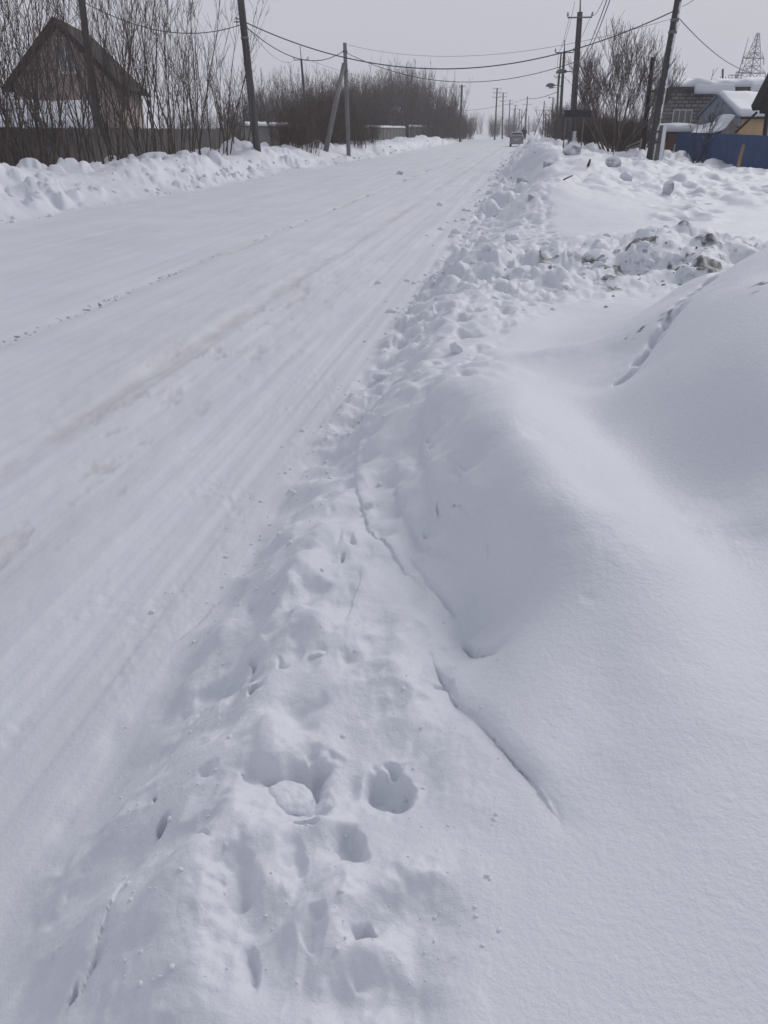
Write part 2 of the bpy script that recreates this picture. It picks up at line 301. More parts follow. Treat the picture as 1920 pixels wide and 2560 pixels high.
# ------------------------------------------------------------------ materials
def newmat(name):
    m = bpy.data.materials.new(name); m.use_nodes = True
    n = m.node_tree.nodes; b = n['Principled BSDF']; return m, m.node_tree, b
def mat(name, c, rough=.8, var=.25, scale=6, stretch=(1, 1, 1), bump=.0, metal=0, snow=0, snow_dir=(0, 0, 1), spec=.3, c2=None):
    m, t, b = newmat(name); N = t.nodes.new; K = t.links.new
    tcn = N('ShaderNodeTexCoord'); mp = N('ShaderNodeMapping'); mp.inputs['Scale'].default_value = stretch
    no = N('ShaderNodeTexNoise'); no.inputs['Scale'].default_value = scale; no.inputs['Detail'].default_value = 5
    K(tcn.outputs['Object'], mp.inputs[0]); K(mp.outputs[0], no.inputs['Vector'])
    cr = N('ShaderNodeValToRGB'); cr.color_ramp.elements[0].position = .3; cr.color_ramp.elements[1].position = .7
    d = [max(0, v * (1 - var)) for v in c]; u = [min(1, v * (1 + var)) for v in (c2 or c)]
    cr.color_ramp.elements[0].color = (*d, 1); cr.color_ramp.elements[1].color = (*u, 1)
    K(no.outputs['Fac'], cr.inputs[0]); out = cr.outputs[0]
    if snow:
        ge = N('ShaderNodeNewGeometry'); dp = N('ShaderNodeVectorMath'); dp.operation = 'DOT_PRODUCT'; dp.inputs[1].default_value = snow_dir
        K(ge.outputs['Normal'], dp.inputs[0])
        n2 = N('ShaderNodeTexNoise'); n2.inputs['Scale'].default_value = 3.5; n2.inputs['Detail'].default_value = 6
        K(tcn.outputs['Object'], n2.inputs['Vector'])
        ad = N('ShaderNodeMath'); ad.operation = 'ADD'; K(dp.outputs['Value'], ad.inputs[0]); K(n2.outputs['Fac'], ad.inputs[1])
        m3 = N('ShaderNodeMapRange'); m3.inputs['From Min'].default_value = 1.35 - snow * .6; m3.inputs['From Max'].default_value = 1.5 - snow * .6
        K(ad.outputs[0], m3.inputs['Value'])
        mx = N('ShaderNodeMix'); mx.data_type = 'RGBA'; K(m3.outputs[0], mx.inputs[0]); K(out, mx.inputs[6]); mx.inputs[7].default_value = (.72, .73, .78, 1)
        out = mx.outputs[2]
    K(out, b.inputs['Base Color']); b.inputs['Roughness'].default_value = rough; b.inputs['Metallic'].default_value = metal
    b.inputs['Specular IOR Level'].default_value = spec
    if bump:
        bp = N('ShaderNodeBump'); bp.inputs['Strength'].default_value = bump; bp.inputs['Distance'].default_value = .02
        K(no.outputs['Fac'], bp.inputs['Height']); K(bp.outputs[0], b.inputs['Normal'])
    return m
def snow_mat(name, terrain=False):
    m, t, b = newmat(name); N = t.nodes.new; K = t.links.new
    ge = N('ShaderNodeNewGeometry')
    n1 = N('ShaderNodeTexNoise'); n1.inputs['Scale'].default_value = 0.8; n1.inputs['Detail'].default_value = 4
    n2 = N('ShaderNodeTexNoise'); n2.inputs['Scale'].default_value = 55; n2.inputs['Detail'].default_value = 4; n2.inputs['Roughness'].default_value = .65
    K(ge.outputs['Position'], n1.inputs['Vector']); K(ge.outputs['Position'], n2.inputs['Vector'])
    cr = N('ShaderNodeValToRGB'); cr.color_ramp.elements[0].position = .3; cr.color_ramp.elements[1].position = .7
    cr.color_ramp.elements[0].color = (.675, .70, .755, 1); cr.color_ramp.elements[1].color = (.73, .745, .795, 1)
    K(n1.outputs['Fac'], cr.inputs[0]); out = cr.outputs[0]
    if terrain:
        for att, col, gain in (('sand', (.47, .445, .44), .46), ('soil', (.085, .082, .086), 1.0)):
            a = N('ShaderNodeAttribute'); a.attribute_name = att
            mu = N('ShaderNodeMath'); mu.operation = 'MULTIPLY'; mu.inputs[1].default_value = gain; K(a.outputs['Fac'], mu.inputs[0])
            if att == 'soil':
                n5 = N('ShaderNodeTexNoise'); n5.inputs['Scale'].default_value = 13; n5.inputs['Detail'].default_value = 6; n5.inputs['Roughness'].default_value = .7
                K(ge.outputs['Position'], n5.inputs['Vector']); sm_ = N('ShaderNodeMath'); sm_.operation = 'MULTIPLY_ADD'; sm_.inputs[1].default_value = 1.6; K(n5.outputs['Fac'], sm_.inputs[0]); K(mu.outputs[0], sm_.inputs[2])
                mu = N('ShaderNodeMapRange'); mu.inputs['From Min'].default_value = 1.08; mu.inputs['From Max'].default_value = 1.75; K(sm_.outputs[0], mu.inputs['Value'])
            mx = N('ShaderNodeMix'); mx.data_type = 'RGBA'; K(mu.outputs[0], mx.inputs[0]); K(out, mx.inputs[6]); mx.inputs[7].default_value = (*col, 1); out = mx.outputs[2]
    K(out, b.inputs['Base Color']); b.inputs['Roughness'].default_value = .6; b.inputs['Specular IOR Level'].default_value = .7
    bp = N('ShaderNodeBump'); bp.inputs['Strength'].default_value = .6; bp.inputs['Distance'].default_value = .006
    K(n2.outputs['Fac'], bp.inputs['Height']); K(bp.outputs[0], b.inputs['Normal'])
    return m
M = {}
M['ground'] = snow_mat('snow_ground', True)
M['snow'] = snow_mat('snow')
M['bark'] = mat('bark', (.095, .071, .058), .9, .35, 3)
M['bark_light'] = mat('bark_light', (.16, .13, .118), .9, .35, 3)
M['bark_red'] = mat('bark_red', (.11, .078, .062), .9, .35, 3)
M['wood_pole'] = mat('weathered_pole_wood', (.085, .078, .076), .9, .4, 9, (1, 1, .06), .5)
M['wood_pole_snow'] = mat('pole_wood_with_blown_snow', (.062, .056, .054), .9, .4, 9, (1, 1, .06), .5, snow=.13, snow_dir=(.85, -.5, 0))
M['concrete'] = mat('pole_concrete', (.20, .195, .19), .9, .2, 4, (1, 1, .2), .3)
M['concrete_snow'] = mat('concrete_with_blown_snow', (.14, .135, .13), .9, .25, 4, (1, 1, .3), .3, snow=.33, snow_dir=(.7, -.6, 0))
M['metal'] = mat('galvanised_metal', (.16, .16, .17), .6, .2, 8, metal=.3)
M['steel_dark'] = mat('dark_steel', (.07, .07, .075), .6, .2, 8)
M['insulator'] = mat('insulator_glass', (.30, .31, .31), .25, .1, 8, spec=.6)
M['cable'] = mat('black_cable', (.06, .06, .065), .8, .1, 5)
M['fence_wood'] = mat('weathered_fence_boards', (.105, .095, .09), .9, .35, 5, (1, 1, .15), .3)
M['fence_concrete'] = mat('grey_fence_panels', (.155, .155, .15), .9, .2, 2, bump=.3)
M['fence_brown'] = mat('brown_fence_boards', (.19, .17, .155), .9, .3, 5, (1, 1, .15))
M['blue'] = mat('blue_painted_sheet', (.024, .056, .150), .5, .15, 1.5, spec=.4)
M['stake'] = mat('yellow_brown_stake', (.28, .18, .095), .8, .3, 8, (1, 1, .2))
M['brown_board'] = mat('reddish_brown_boards', (.13, .07, .045), .85, .3, 5, (1, 1, .2))
M['dark_wood'] = mat('tarred_dark_wood', (.022, .018, .018), .85, .3, 5)
M['yellow'] = mat('yellow_plaster', (.50, .36, .20), .9, .12, 2, bump=.2)
M['bluegrey'] = mat('blue_grey_sheet', (.21, .24, .29), .6, .15, 2)
M['pinkwall'] = mat('pinkish_cladding', (.36, .29, .27), .9, .12, 3)
M['white_frame'] = mat('white_paint', (.62, .62, .62), .6, .05, 3)
M['glass'] = mat('window_glass', (.06, .065, .075), .15, .2, 1, spec=.6)
M['curtained'] = mat('curtained_glass', (.19, .20, .205), .3, .25, 1.2, spec=.5)
M['slate'] = mat('asbestos_slate', (.13, .12, .12), .9, .2, 4)
M['mortar'] = mat('wall_side_plaster', (.17, .155, .145), .95, .3, 3)
M['dirt_ice'] = mat('dirty_ice', (.055, .055, .058), .8, .6, 9, c2=(.3, .3, .32))
M['sign'] = mat('dark_sign_sheet', (.028, .028, .032), .6, .15, 3)
M['carpaint'] = mat('grey_car_paint', (.25, .255, .27), .45, .15, 1.2, spec=.5)
M['tyre'] = mat('tyre_rubber', (.02, .02, .02), .9, .2, 8)
M['carglass'] = mat('car_glass', (.018, .02, .024), .12, .2, 1, spec=.6)
M['taillight'] = mat('tail_lamp_plastic', (.12, .03, .03), .3, .1, 3)
M['plate'] = mat('plate_white', (.5, .5, .5), .5, .05, 3)
M['coat_dark'] = mat('dark_coat_cloth', (.018, .018, .026), .9, .3, 9)
M['coat_grey'] = mat('grey_coat_cloth', (.06, .06, .07), .9, .3, 9)
M['trousers'] = mat('dark_trousers', (.02, .02, .025), .9, .3, 9)
M['skin'] = mat('skin', (.42, .28, .22), .6, .05, 9)
M['farwall'] = mat('far_white_wall', (.55, .55, .56), .9, .1, .6)
def block_mat():
    m, t, b = newmat('cinder_blocks'); N = t.nodes.new; K = t.links.new
    tcn = N('ShaderNodeTexCoord'); mp = N('ShaderNodeMapping'); mp.inputs['Rotation'].default_value = (math.pi / 2, 0, 0)
    br = N('ShaderNodeTexBrick'); br.inputs['Scale'].default_value = 1; br.inputs['Brick Width'].default_value = .48; br.inputs['Row Height'].default_value = .235
    br.inputs['Mortar Size'].default_value = .035; br.inputs['Mortar Smooth'].default_value = .25; br.inputs['Bias'].default_value = -.1
    br.inputs['Color1'].default_value = (.27, .26, .26, 1); br.inputs['Color2'].default_value = (.19, .185, .185, 1); br.inputs['Mortar'].default_value = (.075, .068, .065, 1)
    K(tcn.outputs['Object'], mp.inputs[0])
    no = N('ShaderNodeTexNoise'); no.inputs['Scale'].default_value = 1.3; no.inputs['Detail'].default_value = 5; K(tcn.outputs['Object'], no.inputs['Vector'])
    wv = N('ShaderNodeVectorMath'); wv.operation = 'MULTIPLY_ADD'; wv.inputs[1].default_value = (.07, .07, .07); K(no.outputs['Color'], wv.inputs[0]); K(mp.outputs[0], wv.inputs[2])
    K(wv.outputs[0], br.inputs['Vector'])
    mr_ = N('ShaderNodeMapRange'); mr_.inputs['From Min'].default_value = .48; mr_.inputs['From Max'].default_value = .62; mr_.inputs['To Max'].default_value = .8; K(no.outputs['Fac'], mr_.inputs['Value'])
    mx = N('ShaderNodeMix'); mx.data_type = 'RGBA'; K(mr_.outputs[0], mx.inputs[0]); K(br.outputs['Color'], mx.inputs[6]); mx.inputs[7].default_value = (.10, .093, .09, 1)
    K(mx.outputs[2], b.inputs['Base Color']); b.inputs['Roughness'].default_value = .95
    bp = N('ShaderNodeBump'); bp.inputs['Strength'].default_value = .6; bp.inputs['Distance'].default_value = .02; bp.invert = True
    K(br.outputs['Fac'], bp.inputs['Height']); K(bp.outputs[0], b.inputs['Normal'])
    return m
M['blocks'] = block_mat()

# ------------------------------------------------------------------ mesh helpers
class MB:
    def __init__(s): s.v = []; s.f = []
    def add(s, vs, fs):
        o = len(s.v); s.v += [tuple(a) for a in vs]; s.f += [tuple(i + o for i in f) for f in fs]; return s
    def box(s, c, size, rz=0, tilt=None):
        a, b, d = size[0] / 2, size[1] / 2, size[2] / 2
        vs = [Vector((x, y, z)) for z in (-d, d) for y in (-b, b) for x in (-a, a)]
        R_ = Matrix.Rotation(rz, 3, 'Z') if tilt is None else tilt
        vs = [R_ @ q + Vector(c) for q in vs]
        return s.add(vs, [(0, 2, 3, 1), (4, 5, 7, 6), (0, 1, 5, 4), (2, 6, 7, 3), (0, 4, 6, 2), (1, 3, 7, 5)])
    def tube(s, P, Rr, n=8, cap=True):
        P = [Vector(p) for p in P]; vs = []; fs = []
        if not hasattr(Rr, '__len__'): Rr = [Rr] * len(P)
        for i, p in enumerate(P):
            d = (P[min(i + 1, len(P) - 1)] - P[max(i - 1, 0)]).normalized()
            u = d.cross(Vector((0, 1, 0)) if abs(d.y) < .8 else Vector((1, 0, 0))).normalized(); v = d.cross(u)
            for k in range(n):
                a = 2 * math.pi * k / n; vs.append(p + (u * math.cos(a) + v * math.sin(a)) * Rr[i])
        for i in range(len(P) - 1):
            for k in range(n):
                k2 = (k + 1) % n; fs.append((i * n + k, i * n + k2, (i + 1) * n + k2, (i + 1) * n + k))
        if cap: fs.append(tuple(range(n - 1, -1, -1))); fs.append(tuple((len(P) - 1) * n + k for k in range(n)))
        return s.add(vs, fs)
    def bar(s, a, b, w_=.05):
        return s.tube([a, b], w_, 4)
    def prism(s, poly, thick):                            # poly: list of Vectors (planar), thick: Vector
        n = len(poly); vs = [Vector(p) for p in poly] + [Vector(p) + Vector(thick) for p in poly]
        fs = [tuple(range(n - 1, -1, -1)), tuple(range(n, 2 * n))] + [(i, (i + 1) % n, n + (i + 1) % n, n + i) for i in range(n)]
        return s.add(vs, fs)
    def build(s, name, m, parent=None, smooth=False, bevel=0):
        me = bpy.data.meshes.new(name); me.from_pydata(s.v, [], s.f); me.update()
        bm = bmesh.new(); bm.from_mesh(me); bmesh.ops.recalc_face_normals(bm, faces=bm.faces); bm.to_mesh(me); bm.free()
        if smooth: me.polygons.foreach_set('use_smooth', [True] * len(me.polygons))
        me.materials.append(m)
        o = bpy.data.objects.new(name, me); COL.objects.link(o)
        if parent: o.parent = parent
        if bevel:
            bv = o.modifiers.new('bevel', 'BEVEL'); bv.width = bevel; bv.segments = 2; bv.limit_method = 'ANGLE'
        return o
def tag(o, label=None, cat=None, group=None, kind=None):
    if label: o['label'] = label
    if cat: o['category'] = cat
    if group: o['group'] = group
    if kind: o['kind'] = kind
    return o
def thing(name, loc, label, cat, group=None, rz=0):
    o = bpy.data.objects.new(name, None); COL.objects.link(o); o.location = loc; o.rotation_euler = (0, 0, rz); o.empty_display_size = .2
    return tag(o, label, cat, group)
def copy_tree(o, parent=None):
    c = o.copy(); COL.objects.link(c)
    if parent: c.parent = parent
    for ch in list(o.children): copy_tree(ch, c)
    return c

# ------------------------------------------------------------------ ground and road: one height sheet cut along the road edges
def build_terrain():
    r = [.22]
    while r[-1] < 700:
        q = r[-1]; r.append(q + max(.004, min((q * q + 2.3) / 1.5 * .0016, q * (.0065 if q < 45 else .011 if q < 120 else .03))))
    r = np.array(r)
    fine = np.arange(-33, 33.001, .095); out = []; a = 33; st = .15
    while a < 180 - 1: a += st; st = min(st * 1.13, 4); out.append(min(a, 180))
    out = [o for o in out if o < 179]
    ang = np.concatenate([-np.array(out[::-1]), fine, np.array(out)])
    A = np.radians(ang) - YAW
    RR, AA = np.meshgrid(r, A, indexing='ij')
    X = (RR * np.sin(AA)).ravel(); Y = (RR * np.cos(AA)).ravel()
    Hh = np.zeros_like(X); So = np.zeros_like(X); Sa = np.zeros_like(X)
    CH = 150000
    for i in range(0, len(X), CH):
        Hh[i:i + CH], So[i:i + CH], Sa[i:i + CH] = height(X[i:i + CH], Y[i:i + CH], True)
    nr, na = len(r), len(A)
    idx = np.arange(nr * na).reshape(nr, na)
    nxt = np.roll(idx, -1, axis=1)
    q = np.stack([idx[:-1], nxt[:-1], nxt[1:], idx[1:]], -1).reshape(-1, 4)
    cx = X[q].mean(1)
    isroad = (cx < RE - .02) & (cx > LE)
    print('terrain verts', len(X), 'rows', nr)
    for name, sel in (('road', isroad), ('ground', ~isroad)):
        f = q[sel]; used, inv = np.unique(f, return_inverse=True); f = inv.reshape(-1, 4)
        me = bpy.data.meshes.new(name)
        me.vertices.add(len(used)); me.loops.add(f.size); me.polygons.add(len(f))
        co = np.stack([X[used], Y[used], Hh[used]], 1)
        me.vertices.foreach_set('co', co.ravel().astype(np.float32))
        me.loops.foreach_set('vertex_index', f[:, ::-1].ravel().astype(np.int32))
        me.polygons.foreach_set('loop_start', np.arange(0, f.size, 4, dtype=np.int32))
        me.polygons.foreach_set('loop_total', np.full(len(f), 4, dtype=np.int32))
        me.polygons.foreach_set('use_smooth', np.ones(len(f), dtype=bool))
        me.update(calc_edges=True)
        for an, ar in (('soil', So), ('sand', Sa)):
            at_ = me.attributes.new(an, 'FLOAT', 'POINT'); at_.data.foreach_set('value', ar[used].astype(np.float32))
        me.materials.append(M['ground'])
        o = bpy.data.objects.new(name, me); COL.objects.link(o); o['kind'] = 'structure'
        if name == 'road': o['label'] = 'packed snow road with sandy wheel tracks'
        else: o['label'] = 'snow covered verge and yards on both sides of the road'
build_terrain()

# ------------------------------------------------------------------ snow chunks, rubble, sticks
def chunk_bm(rad, seed, squash=(1, 1, .8), rough=.3, sub=4, smooth_top=.0):
    rough = .25 if seed == 1 else rough
    bm = bmesh.new(); bmesh.ops.create_icosphere(bm, subdivisions=sub, radius=1)
    rr = random.Random(seed); pl = [Vector((rr.gauss(0, 1), rr.gauss(0, 1), rr.gauss(0, .8))).normalized() for _ in range(9)]
    ds = [.5 + .36 * rr.random() for _ in pl]
    from mathutils import noise as nn
    if seed == 1: ds = [.78 + .2 * rr.random() for _ in pl]
    for v in bm.verts:
        d = v.co.normalized(); k = 1.0
        for p, q in zip(pl, ds):
            c = d.dot(p)
            if c > .01: k = min(k, q / c) if q / c < k else k
        k *= 1 + rough * .35 * nn.fractal(d * 2.2 + Vector((seed, 0, 0)), .8, 2, 4)
        v.co = Vector((d.x * k * squash[0], d.y * k * squash[1], d.z * k * squash[2])) * rad
    bmesh.ops.smooth_vert(bm, verts=bm.verts, factor=.5, use_axis_x=True, use_axis_y=True, use_axis_z=True)
    return bm
def chunk(px, py, z, wpx, label, seed, squash=(1, .9, .75), dirty=False, sub=4, sink=.38):
    p = at(px, py, z); g = hz(p.x, p.y)
    D = (p - cam.location).length
    rad = wpx / F * D / 2
    bm = chunk_bm(rad, seed, squash, sub=sub); me = bpy.data.meshes.new('snow_chunk'); bm.to_mesh(me); bm.free()
    me.polygons.foreach_set('use_smooth', [True] * len(me.polygons))
    me.materials.append(M['chunk_dirty'] if dirty else M['snow'])
    o = bpy.data.objects.new('snow_chunk', me); COL.objects.link(o)
    o.location = (p.x, p.y, g + rad * squash[2] * (1 - 2 * sink)); o.rotation_euler = (0, 0, seed)
    tag(o, label, 'snow chunk', 'loose chunks of ploughed snow')
M['chunk_dirty'] = mat('grey_plough_ice', (.38, .38, .40), .9, .3, 2.5, c2=(.58, .59, .62), bump=.4, snow=1.0)
for a in [
 (722,2035,.31,118,'large rounded snow chunk lying in the hollow at the front',1,(1,1.15,.7),False,5,.36),
 (1432,393,.98,54,'big grey block of ploughed ice on the far bank by the lamp pole',2,(1,.9,.75),True),
 (1372,404,.95,30,'grey ice block on the bank crest left of the biggest block',3,(1,.9,.8),True),
 (1529,428,.6,42,'snow capped round ice block alone on the slope below the thin stake',4,(1,.9,.85),True),
 (1668,482,.4,34,'upright snow block standing in the flat yard',5,(.8,.8,1.2),True,3,.2),
 (1566,448,.55,30,'small snow block in the middle of the yard slope',6),
 (1306,420,.8,34,'dark sided snow block at the road edge of the far bank',7,(1,.9,.9),True),
 (1264,460,.5,36,'snow block at the foot of the far bank beside the road',8),
 (1330,475,.75,24,'small grey block half buried in the smooth far mound',9,(1,.9,.7),True),
 (1282,600,.36,44,'flat topped snow chunk at the left end of the rubble ridge',10),
 (1247,706,.3,34,'snow chunk beside the road edge below the rubble ridge',11),
 (1142,895,.34,46,'snow chunk with dark base on the rough edge of the bank',12),
 (955,918,.14,56,'flat snow slab at the road edge',13,(1.2,.6,.45)),
 (1103,862,.3,24,'small pointed snow chunk just behind the rough edge',14),
 (1240,640,.3,30,'snow chunk left of the dirty rubble ridge',15),
 (1100,512,.0,16,'little snow lump lying out on the road',16),
 (795,1640,.37,46,'half buried round snow lump in the middle of the trampled bank',17,(1,.9,.6)),
 (1000,430,.1,22,'dark ice lump at the foot of the left bank',18,(1,.8,.8),True),
 (1445,352,.95,16,'ice lump beside the base of the snow plastered pole',19,(1,.9,.8),True)]:
    chunk(*a)
rr = random.Random(11)
rub = MB(); dirtb = MB()
cvars = []
for s_ in range(8):
    bm = chunk_bm(1, 40 + s_, (1, .85, .7), sub=2); bm.verts.ensure_lookup_table()
    cvars.append(([v.co.copy() for v in bm.verts], [tuple(v.index for v in f.verts) for f in bm.faces])); bm.free()
def put(mb, x, y, r_, z=None):
    vs, fs = cvars[rr.randrange(8)]; R_ = Matrix.Rotation(rr.random() * 6.3, 3, 'Z') @ Matrix.Rotation(rr.random() * .8, 3, 'X')
    g = z if z is not None else 0
    mb.add([(R_ @ v) * r_ + Vector((x, y, g)) for v in vs], fs)
spots = []
for k in range(300): 
    y = 2.4 * math.exp(rr.random() * 2.4); x = RE + rr.gauss(-.05, .16) + rr.random() * .5; spots.append((x, y, (.007 + .022 * rr.random() ** 3) * (1 + y * .06), 0))
for k in range(110):
    t = rr.random(); a, b = (MS0, MS1) if t < .5 else (MS1, MS2); u = rr.random()
    spots.append((a.x + (b.x - a.x) * u + rr.gauss(0, .5), a.y + (b.y - a.y) * u + rr.gauss(0, .8), .03 + .09 * rr.random() ** 2, 0))
for k in range(260):
    y = 16 + 70 * rr.random() ** 1.5; x = RE + rr.gauss(.4, .5); spots.append((x, y, .04 + .14 * rr.random() ** 2, 0))
for k in range(260):
    y = 14 + 90 * rr.random() ** 1.4; x = LE - abs(rr.gauss(.2, .9)); spots.append((x, y, .04 + .14 * rr.random() ** 2, 0))
for k in range(240):
    px_ = rr.uniform(250, 1250); q_ = at(px_, rr.uniform(1500, 2500), .36); spots.append((q_.x, q_.y, .003 + .009 * rr.random() ** 3, 0))
for k in range(34):
    spots.append((CO.x + rr.gauss(0, .7), CO.y + rr.gauss(0, .6), .014 + .036 * rr.random() ** 2, 1))
for k in range(14):
    spots.append((rr.uniform(-.5, 3.5), CO.y + rr.gauss(0, .7), .015 + .03 * rr.random(), 1))
for k in range(60):
    y = 17 + 80 * rr.random(); x = RE + abs(rr.gauss(.5, .8)); spots.append((x, y, .04 + .06 * rr.random(), 1))
hs = height(np.array([s[0] for s in spots]), np.array([s[1] for s in spots]))
for s, g in zip(spots, hs): put(dirtb if s[3] else rub, s[0], s[1], s[2], g - s[2] * .05)
tag(rub.build('snow_rubble', M['snow'], smooth=True), 'small loose crumbs of snow scattered along the road edges', 'snow rubble', kind='stuff')
tag(dirtb.build('dirt_clods', M['dirt_ice'], smooth=True), 'dark frozen soil clods scattered in the dirty rubble ridge', 'dirt clods', kind='stuff')
def stick(p0, p1, r_, label, name='stick', cat='stick', m='bark'):
    p0, p1 = Vector(p0), Vector(p1); mid = (p0 + p1) / 2 + Vector((.03, 0, .02)) * (p1 - p0).length
    o = MB().tube([p0, mid, p1], [r_, r_ * .9, r_ * .6], 6).build(name, M[m], smooth=True); tag(o, label, cat)
q = at(1408, 452, .78); g = hz(q.x, q.y)
stick(q + Vector((0, 0, g - .78)), q + Vector((.22, .1, g - .78 + .1)), .018, 'short dark stick poking out of the smooth far mound')
q = at(1470, 408, .95); g = hz(q.x, q.y)
stick((q.x, q.y, g), (q.x + .06, q.y, g + .22), .045, 'dark stump of wood sticking up below the biggest ice block')

# ------------------------------------------------------------------ poles
def lerp(a, b, t): return Vector(a) * (1 - t) + Vector(b) * t
def ins_part(par, p, up=1, r_=.055):
    MB().tube([p, Vector(p) + Vector((0, 0, .06 * up)), Vector(p) + Vector((0, 0, .17 * up)), Vector(p) + Vector((0, 0, .2 * up))], [.015, r_, r_ * .9, .02], 8).build('insulator', M['insulator'], par, True)
def pole(name, label, base, top, r0, r1, m, arms=(), lamp=None, strut=None, stub=None, cat='pole', group=None, spike=0, detail=True, collar=None):
    base = Vector(base); top = Vector(top)
    t = thing(name, base, label, cat, group)
    ax = top - base; Z = Vector((0, 0, 0))
    n = 9
    MB().tube([Z - ax * (.6 / ax.length)] + [lerp(Z, ax, i / 6) for i in range(7)], [r0] + [r0 + (r1 - r0) * i / 6 for i in range(7)], 12 if detail else 8).build('shaft', M[m], t, True)
    for h, wd, k in arms:                                 # height below top, width, insulators
        c = ax + ax.normalized() * (-h)
        cb = MB().box(c + Vector((0, -r1 - .03, 0)), (wd, .07, .07)).build('crossarm', M['metal'] if detail else M[m], t)
        if k:
            for j in range(k):
                x = -wd / 2 + wd * (j / (k - 1) if k > 1 else .5)
                MB().tube([Vector((c.x + x, c.y - r1 - .03, c.z + .03)), Vector((c.x + x, c.y - r1 - .03, c.z + .1)), Vector((c.x + x, c.y - r1 - .03, c.z + .24)), Vector((c.x + x, c.y - r1 - .03, c.z + .27))], [.014, .06, .05, .02], 8).build('insulator', M['insulator'], cb, True)
    if spike:
        sp_ = MB().tube([ax, ax + Vector((-.05, 0, spike))], [.045, .03], 6).build('steel_extension', M['metal'], t, True)
        MB().tube([ax + Vector((-.05, 0, spike)), ax + Vector((-.05, 0, spike + .1)), ax + Vector((-.05, 0, spike + .22))], [.02, .06, .03], 8).build('insulator', M['insulator'], sp_, True)
    if lamp:                                               # height below top, side reach
        h, rx = lamp; c = ax - ax.normalized() * h
        MB().tube([c, c + Vector((rx * .25, -.1, .12)), c + Vector((rx * .6, -.15, .1))], [.03, .03, .025], 6).build('lamp_bracket', M['metal'], t, True)
        MB().tube([c + Vector((rx * .45, -.15, .1)), c + Vector((rx * .6, -.15, .14)), c + Vector((rx * .85, -.15, .12)), c + Vector((rx, -.15, .06))], [.05, .12, .13, .04], 10).build('lamp_head', M['metal'], t, True)
    if strut:
        a, b, rs = strut; MB().tube([Vector(a) - base, Vector(b) - base], [rs * 1.1, rs * .85], 10).build('strut', M[m], t, True)
    if stub:
        a, b, sz, ms = stub; a = Vector(a) - base; b = Vector(b) - base
        MB().tube([a, lerp(a, b, .5), b], [sz, sz, sz * .9], 4).build('stub_post', M[ms], t)
        for u in (.62, .86):
            c = lerp(Z, ax, u * (b.z / ax.z)); MB().tube([c - Vector((0, 0, .04)), c + Vector((0, 0, .04))], r0 + .05, 10).build('wire_binding', M['steel_dark'], t)
    if collar:
        for hh in collar:
            c = ax - ax.normalized() * hh
            MB().tube([c - Vector((0, 0, .06)), c + Vector((0, 0, .06))], r1 + .035, 12).build('clamp', M['metal'], t, True)
    return t
def top_on(px, py, base):                                  # a top point on a pixel bearing, same D as base
    D = -base.x * sy + base.y * cy; return atD(px, py, D)
def base_on(px, D):
    p = atD(px, 340, D); return Vector((p.x, p.y, hz(p.x, p.y) - .05))
# big leaning pole on the right
b1 = base_on(1632, 40); t1 = top_on(1708, -70, b1)
P1 = pole('utility_pole', 'thick leaning wooden pole bound to a concrete stub, in front of the blue fence', b1, t1, .19, .15, 'wood_pole_snow', collar=(1.75, 2.2),
     stub=(b1 + Vector((.36, -.12, -.5)), lerp(b1, t1, .24) + Vector((.30, -.02, 0)), .2, 'concrete_snow'))
b2 = base_on(1430, 52); t2 = top_on(1450, 30, b2)
P2 = pole('utility_pole', 'tall pole with street lamp arm and crossarm, snow plastered foot, behind the biggest ice block', b2, t2, .2, .15, 'wood_pole', arms=((.28, 1.35, 2),), lamp=(3.05, -1.15), spike=.75, collar=(2.5, 3.0),
     stub=(b2 + Vector((0, -.14, -.3)), b2 + Vector((.05, -.14, 1.0)), .2, 'concrete_snow'))
b3 = base_on(1398, 66); t3 = top_on(1411, 128, b3)
pole('utility_pole', 'slender twin legged pole with crossarm next left of the street lamp pole', b3, t3, .13, .09, 'wood_pole', arms=((.1, 1.3, 2),), spike=.5, lamp=(2.3, -1.2), strut=(lerp(b3, t3, .66) + Vector((-.27, 0, 0)), lerp(b3, t3, .985) + Vector((-.22, 0, 0)), .06))
G = 'power poles receding along the right verge'
for px0, px1, py1, Hh_, lab, st, lm, ar in (
   (1390, 1397, 188, 8.6, 'crooked pole with side lamp, third pole left of the street lamp pole', 0, (1.6, -1.3), ((.25, 1.1, 2),)),
   (1378, 1383, 243, 8.2, 'short armed pole left of the crooked lamp pole', 0, (.2, -1.1), ((2.0, 1.3, 2), (2.6, 1.1, 2))),
   (1356, 1361, 252, 9.0, 'strutted pole with double crossarms near the end of the road', -14, None, ((2.2, 3.2, 2), (3.3, 2.6, 2))),
   (1363, 1364, 300, 6.5, 'faint short pole right behind the strutted double arm pole', 0, None, ((.5, 2.2, 2),)),
   (1387, 1387, 285, 6.0, 'thin pale pole low beside the short armed pole', 0, None, ())):
    el = math.atan((1280 - py1) / F) - PITCH; D = (Hh_ - H) / math.tan(el) if el > .012 else 200
    D = min(D, 230); b = base_on(px0, D); tp = top_on(px1, py1, b)
    pole('utility_pole', lab, b, tp, .17, .13, 'wood_pole', arms=ar, lamp=lm, strut=((b + Vector((st * .16, 0, 0)), lerp(b, tp, .8), .12) if st else None), group=G, detail=False)
G = 'power poles receding along the left verge'
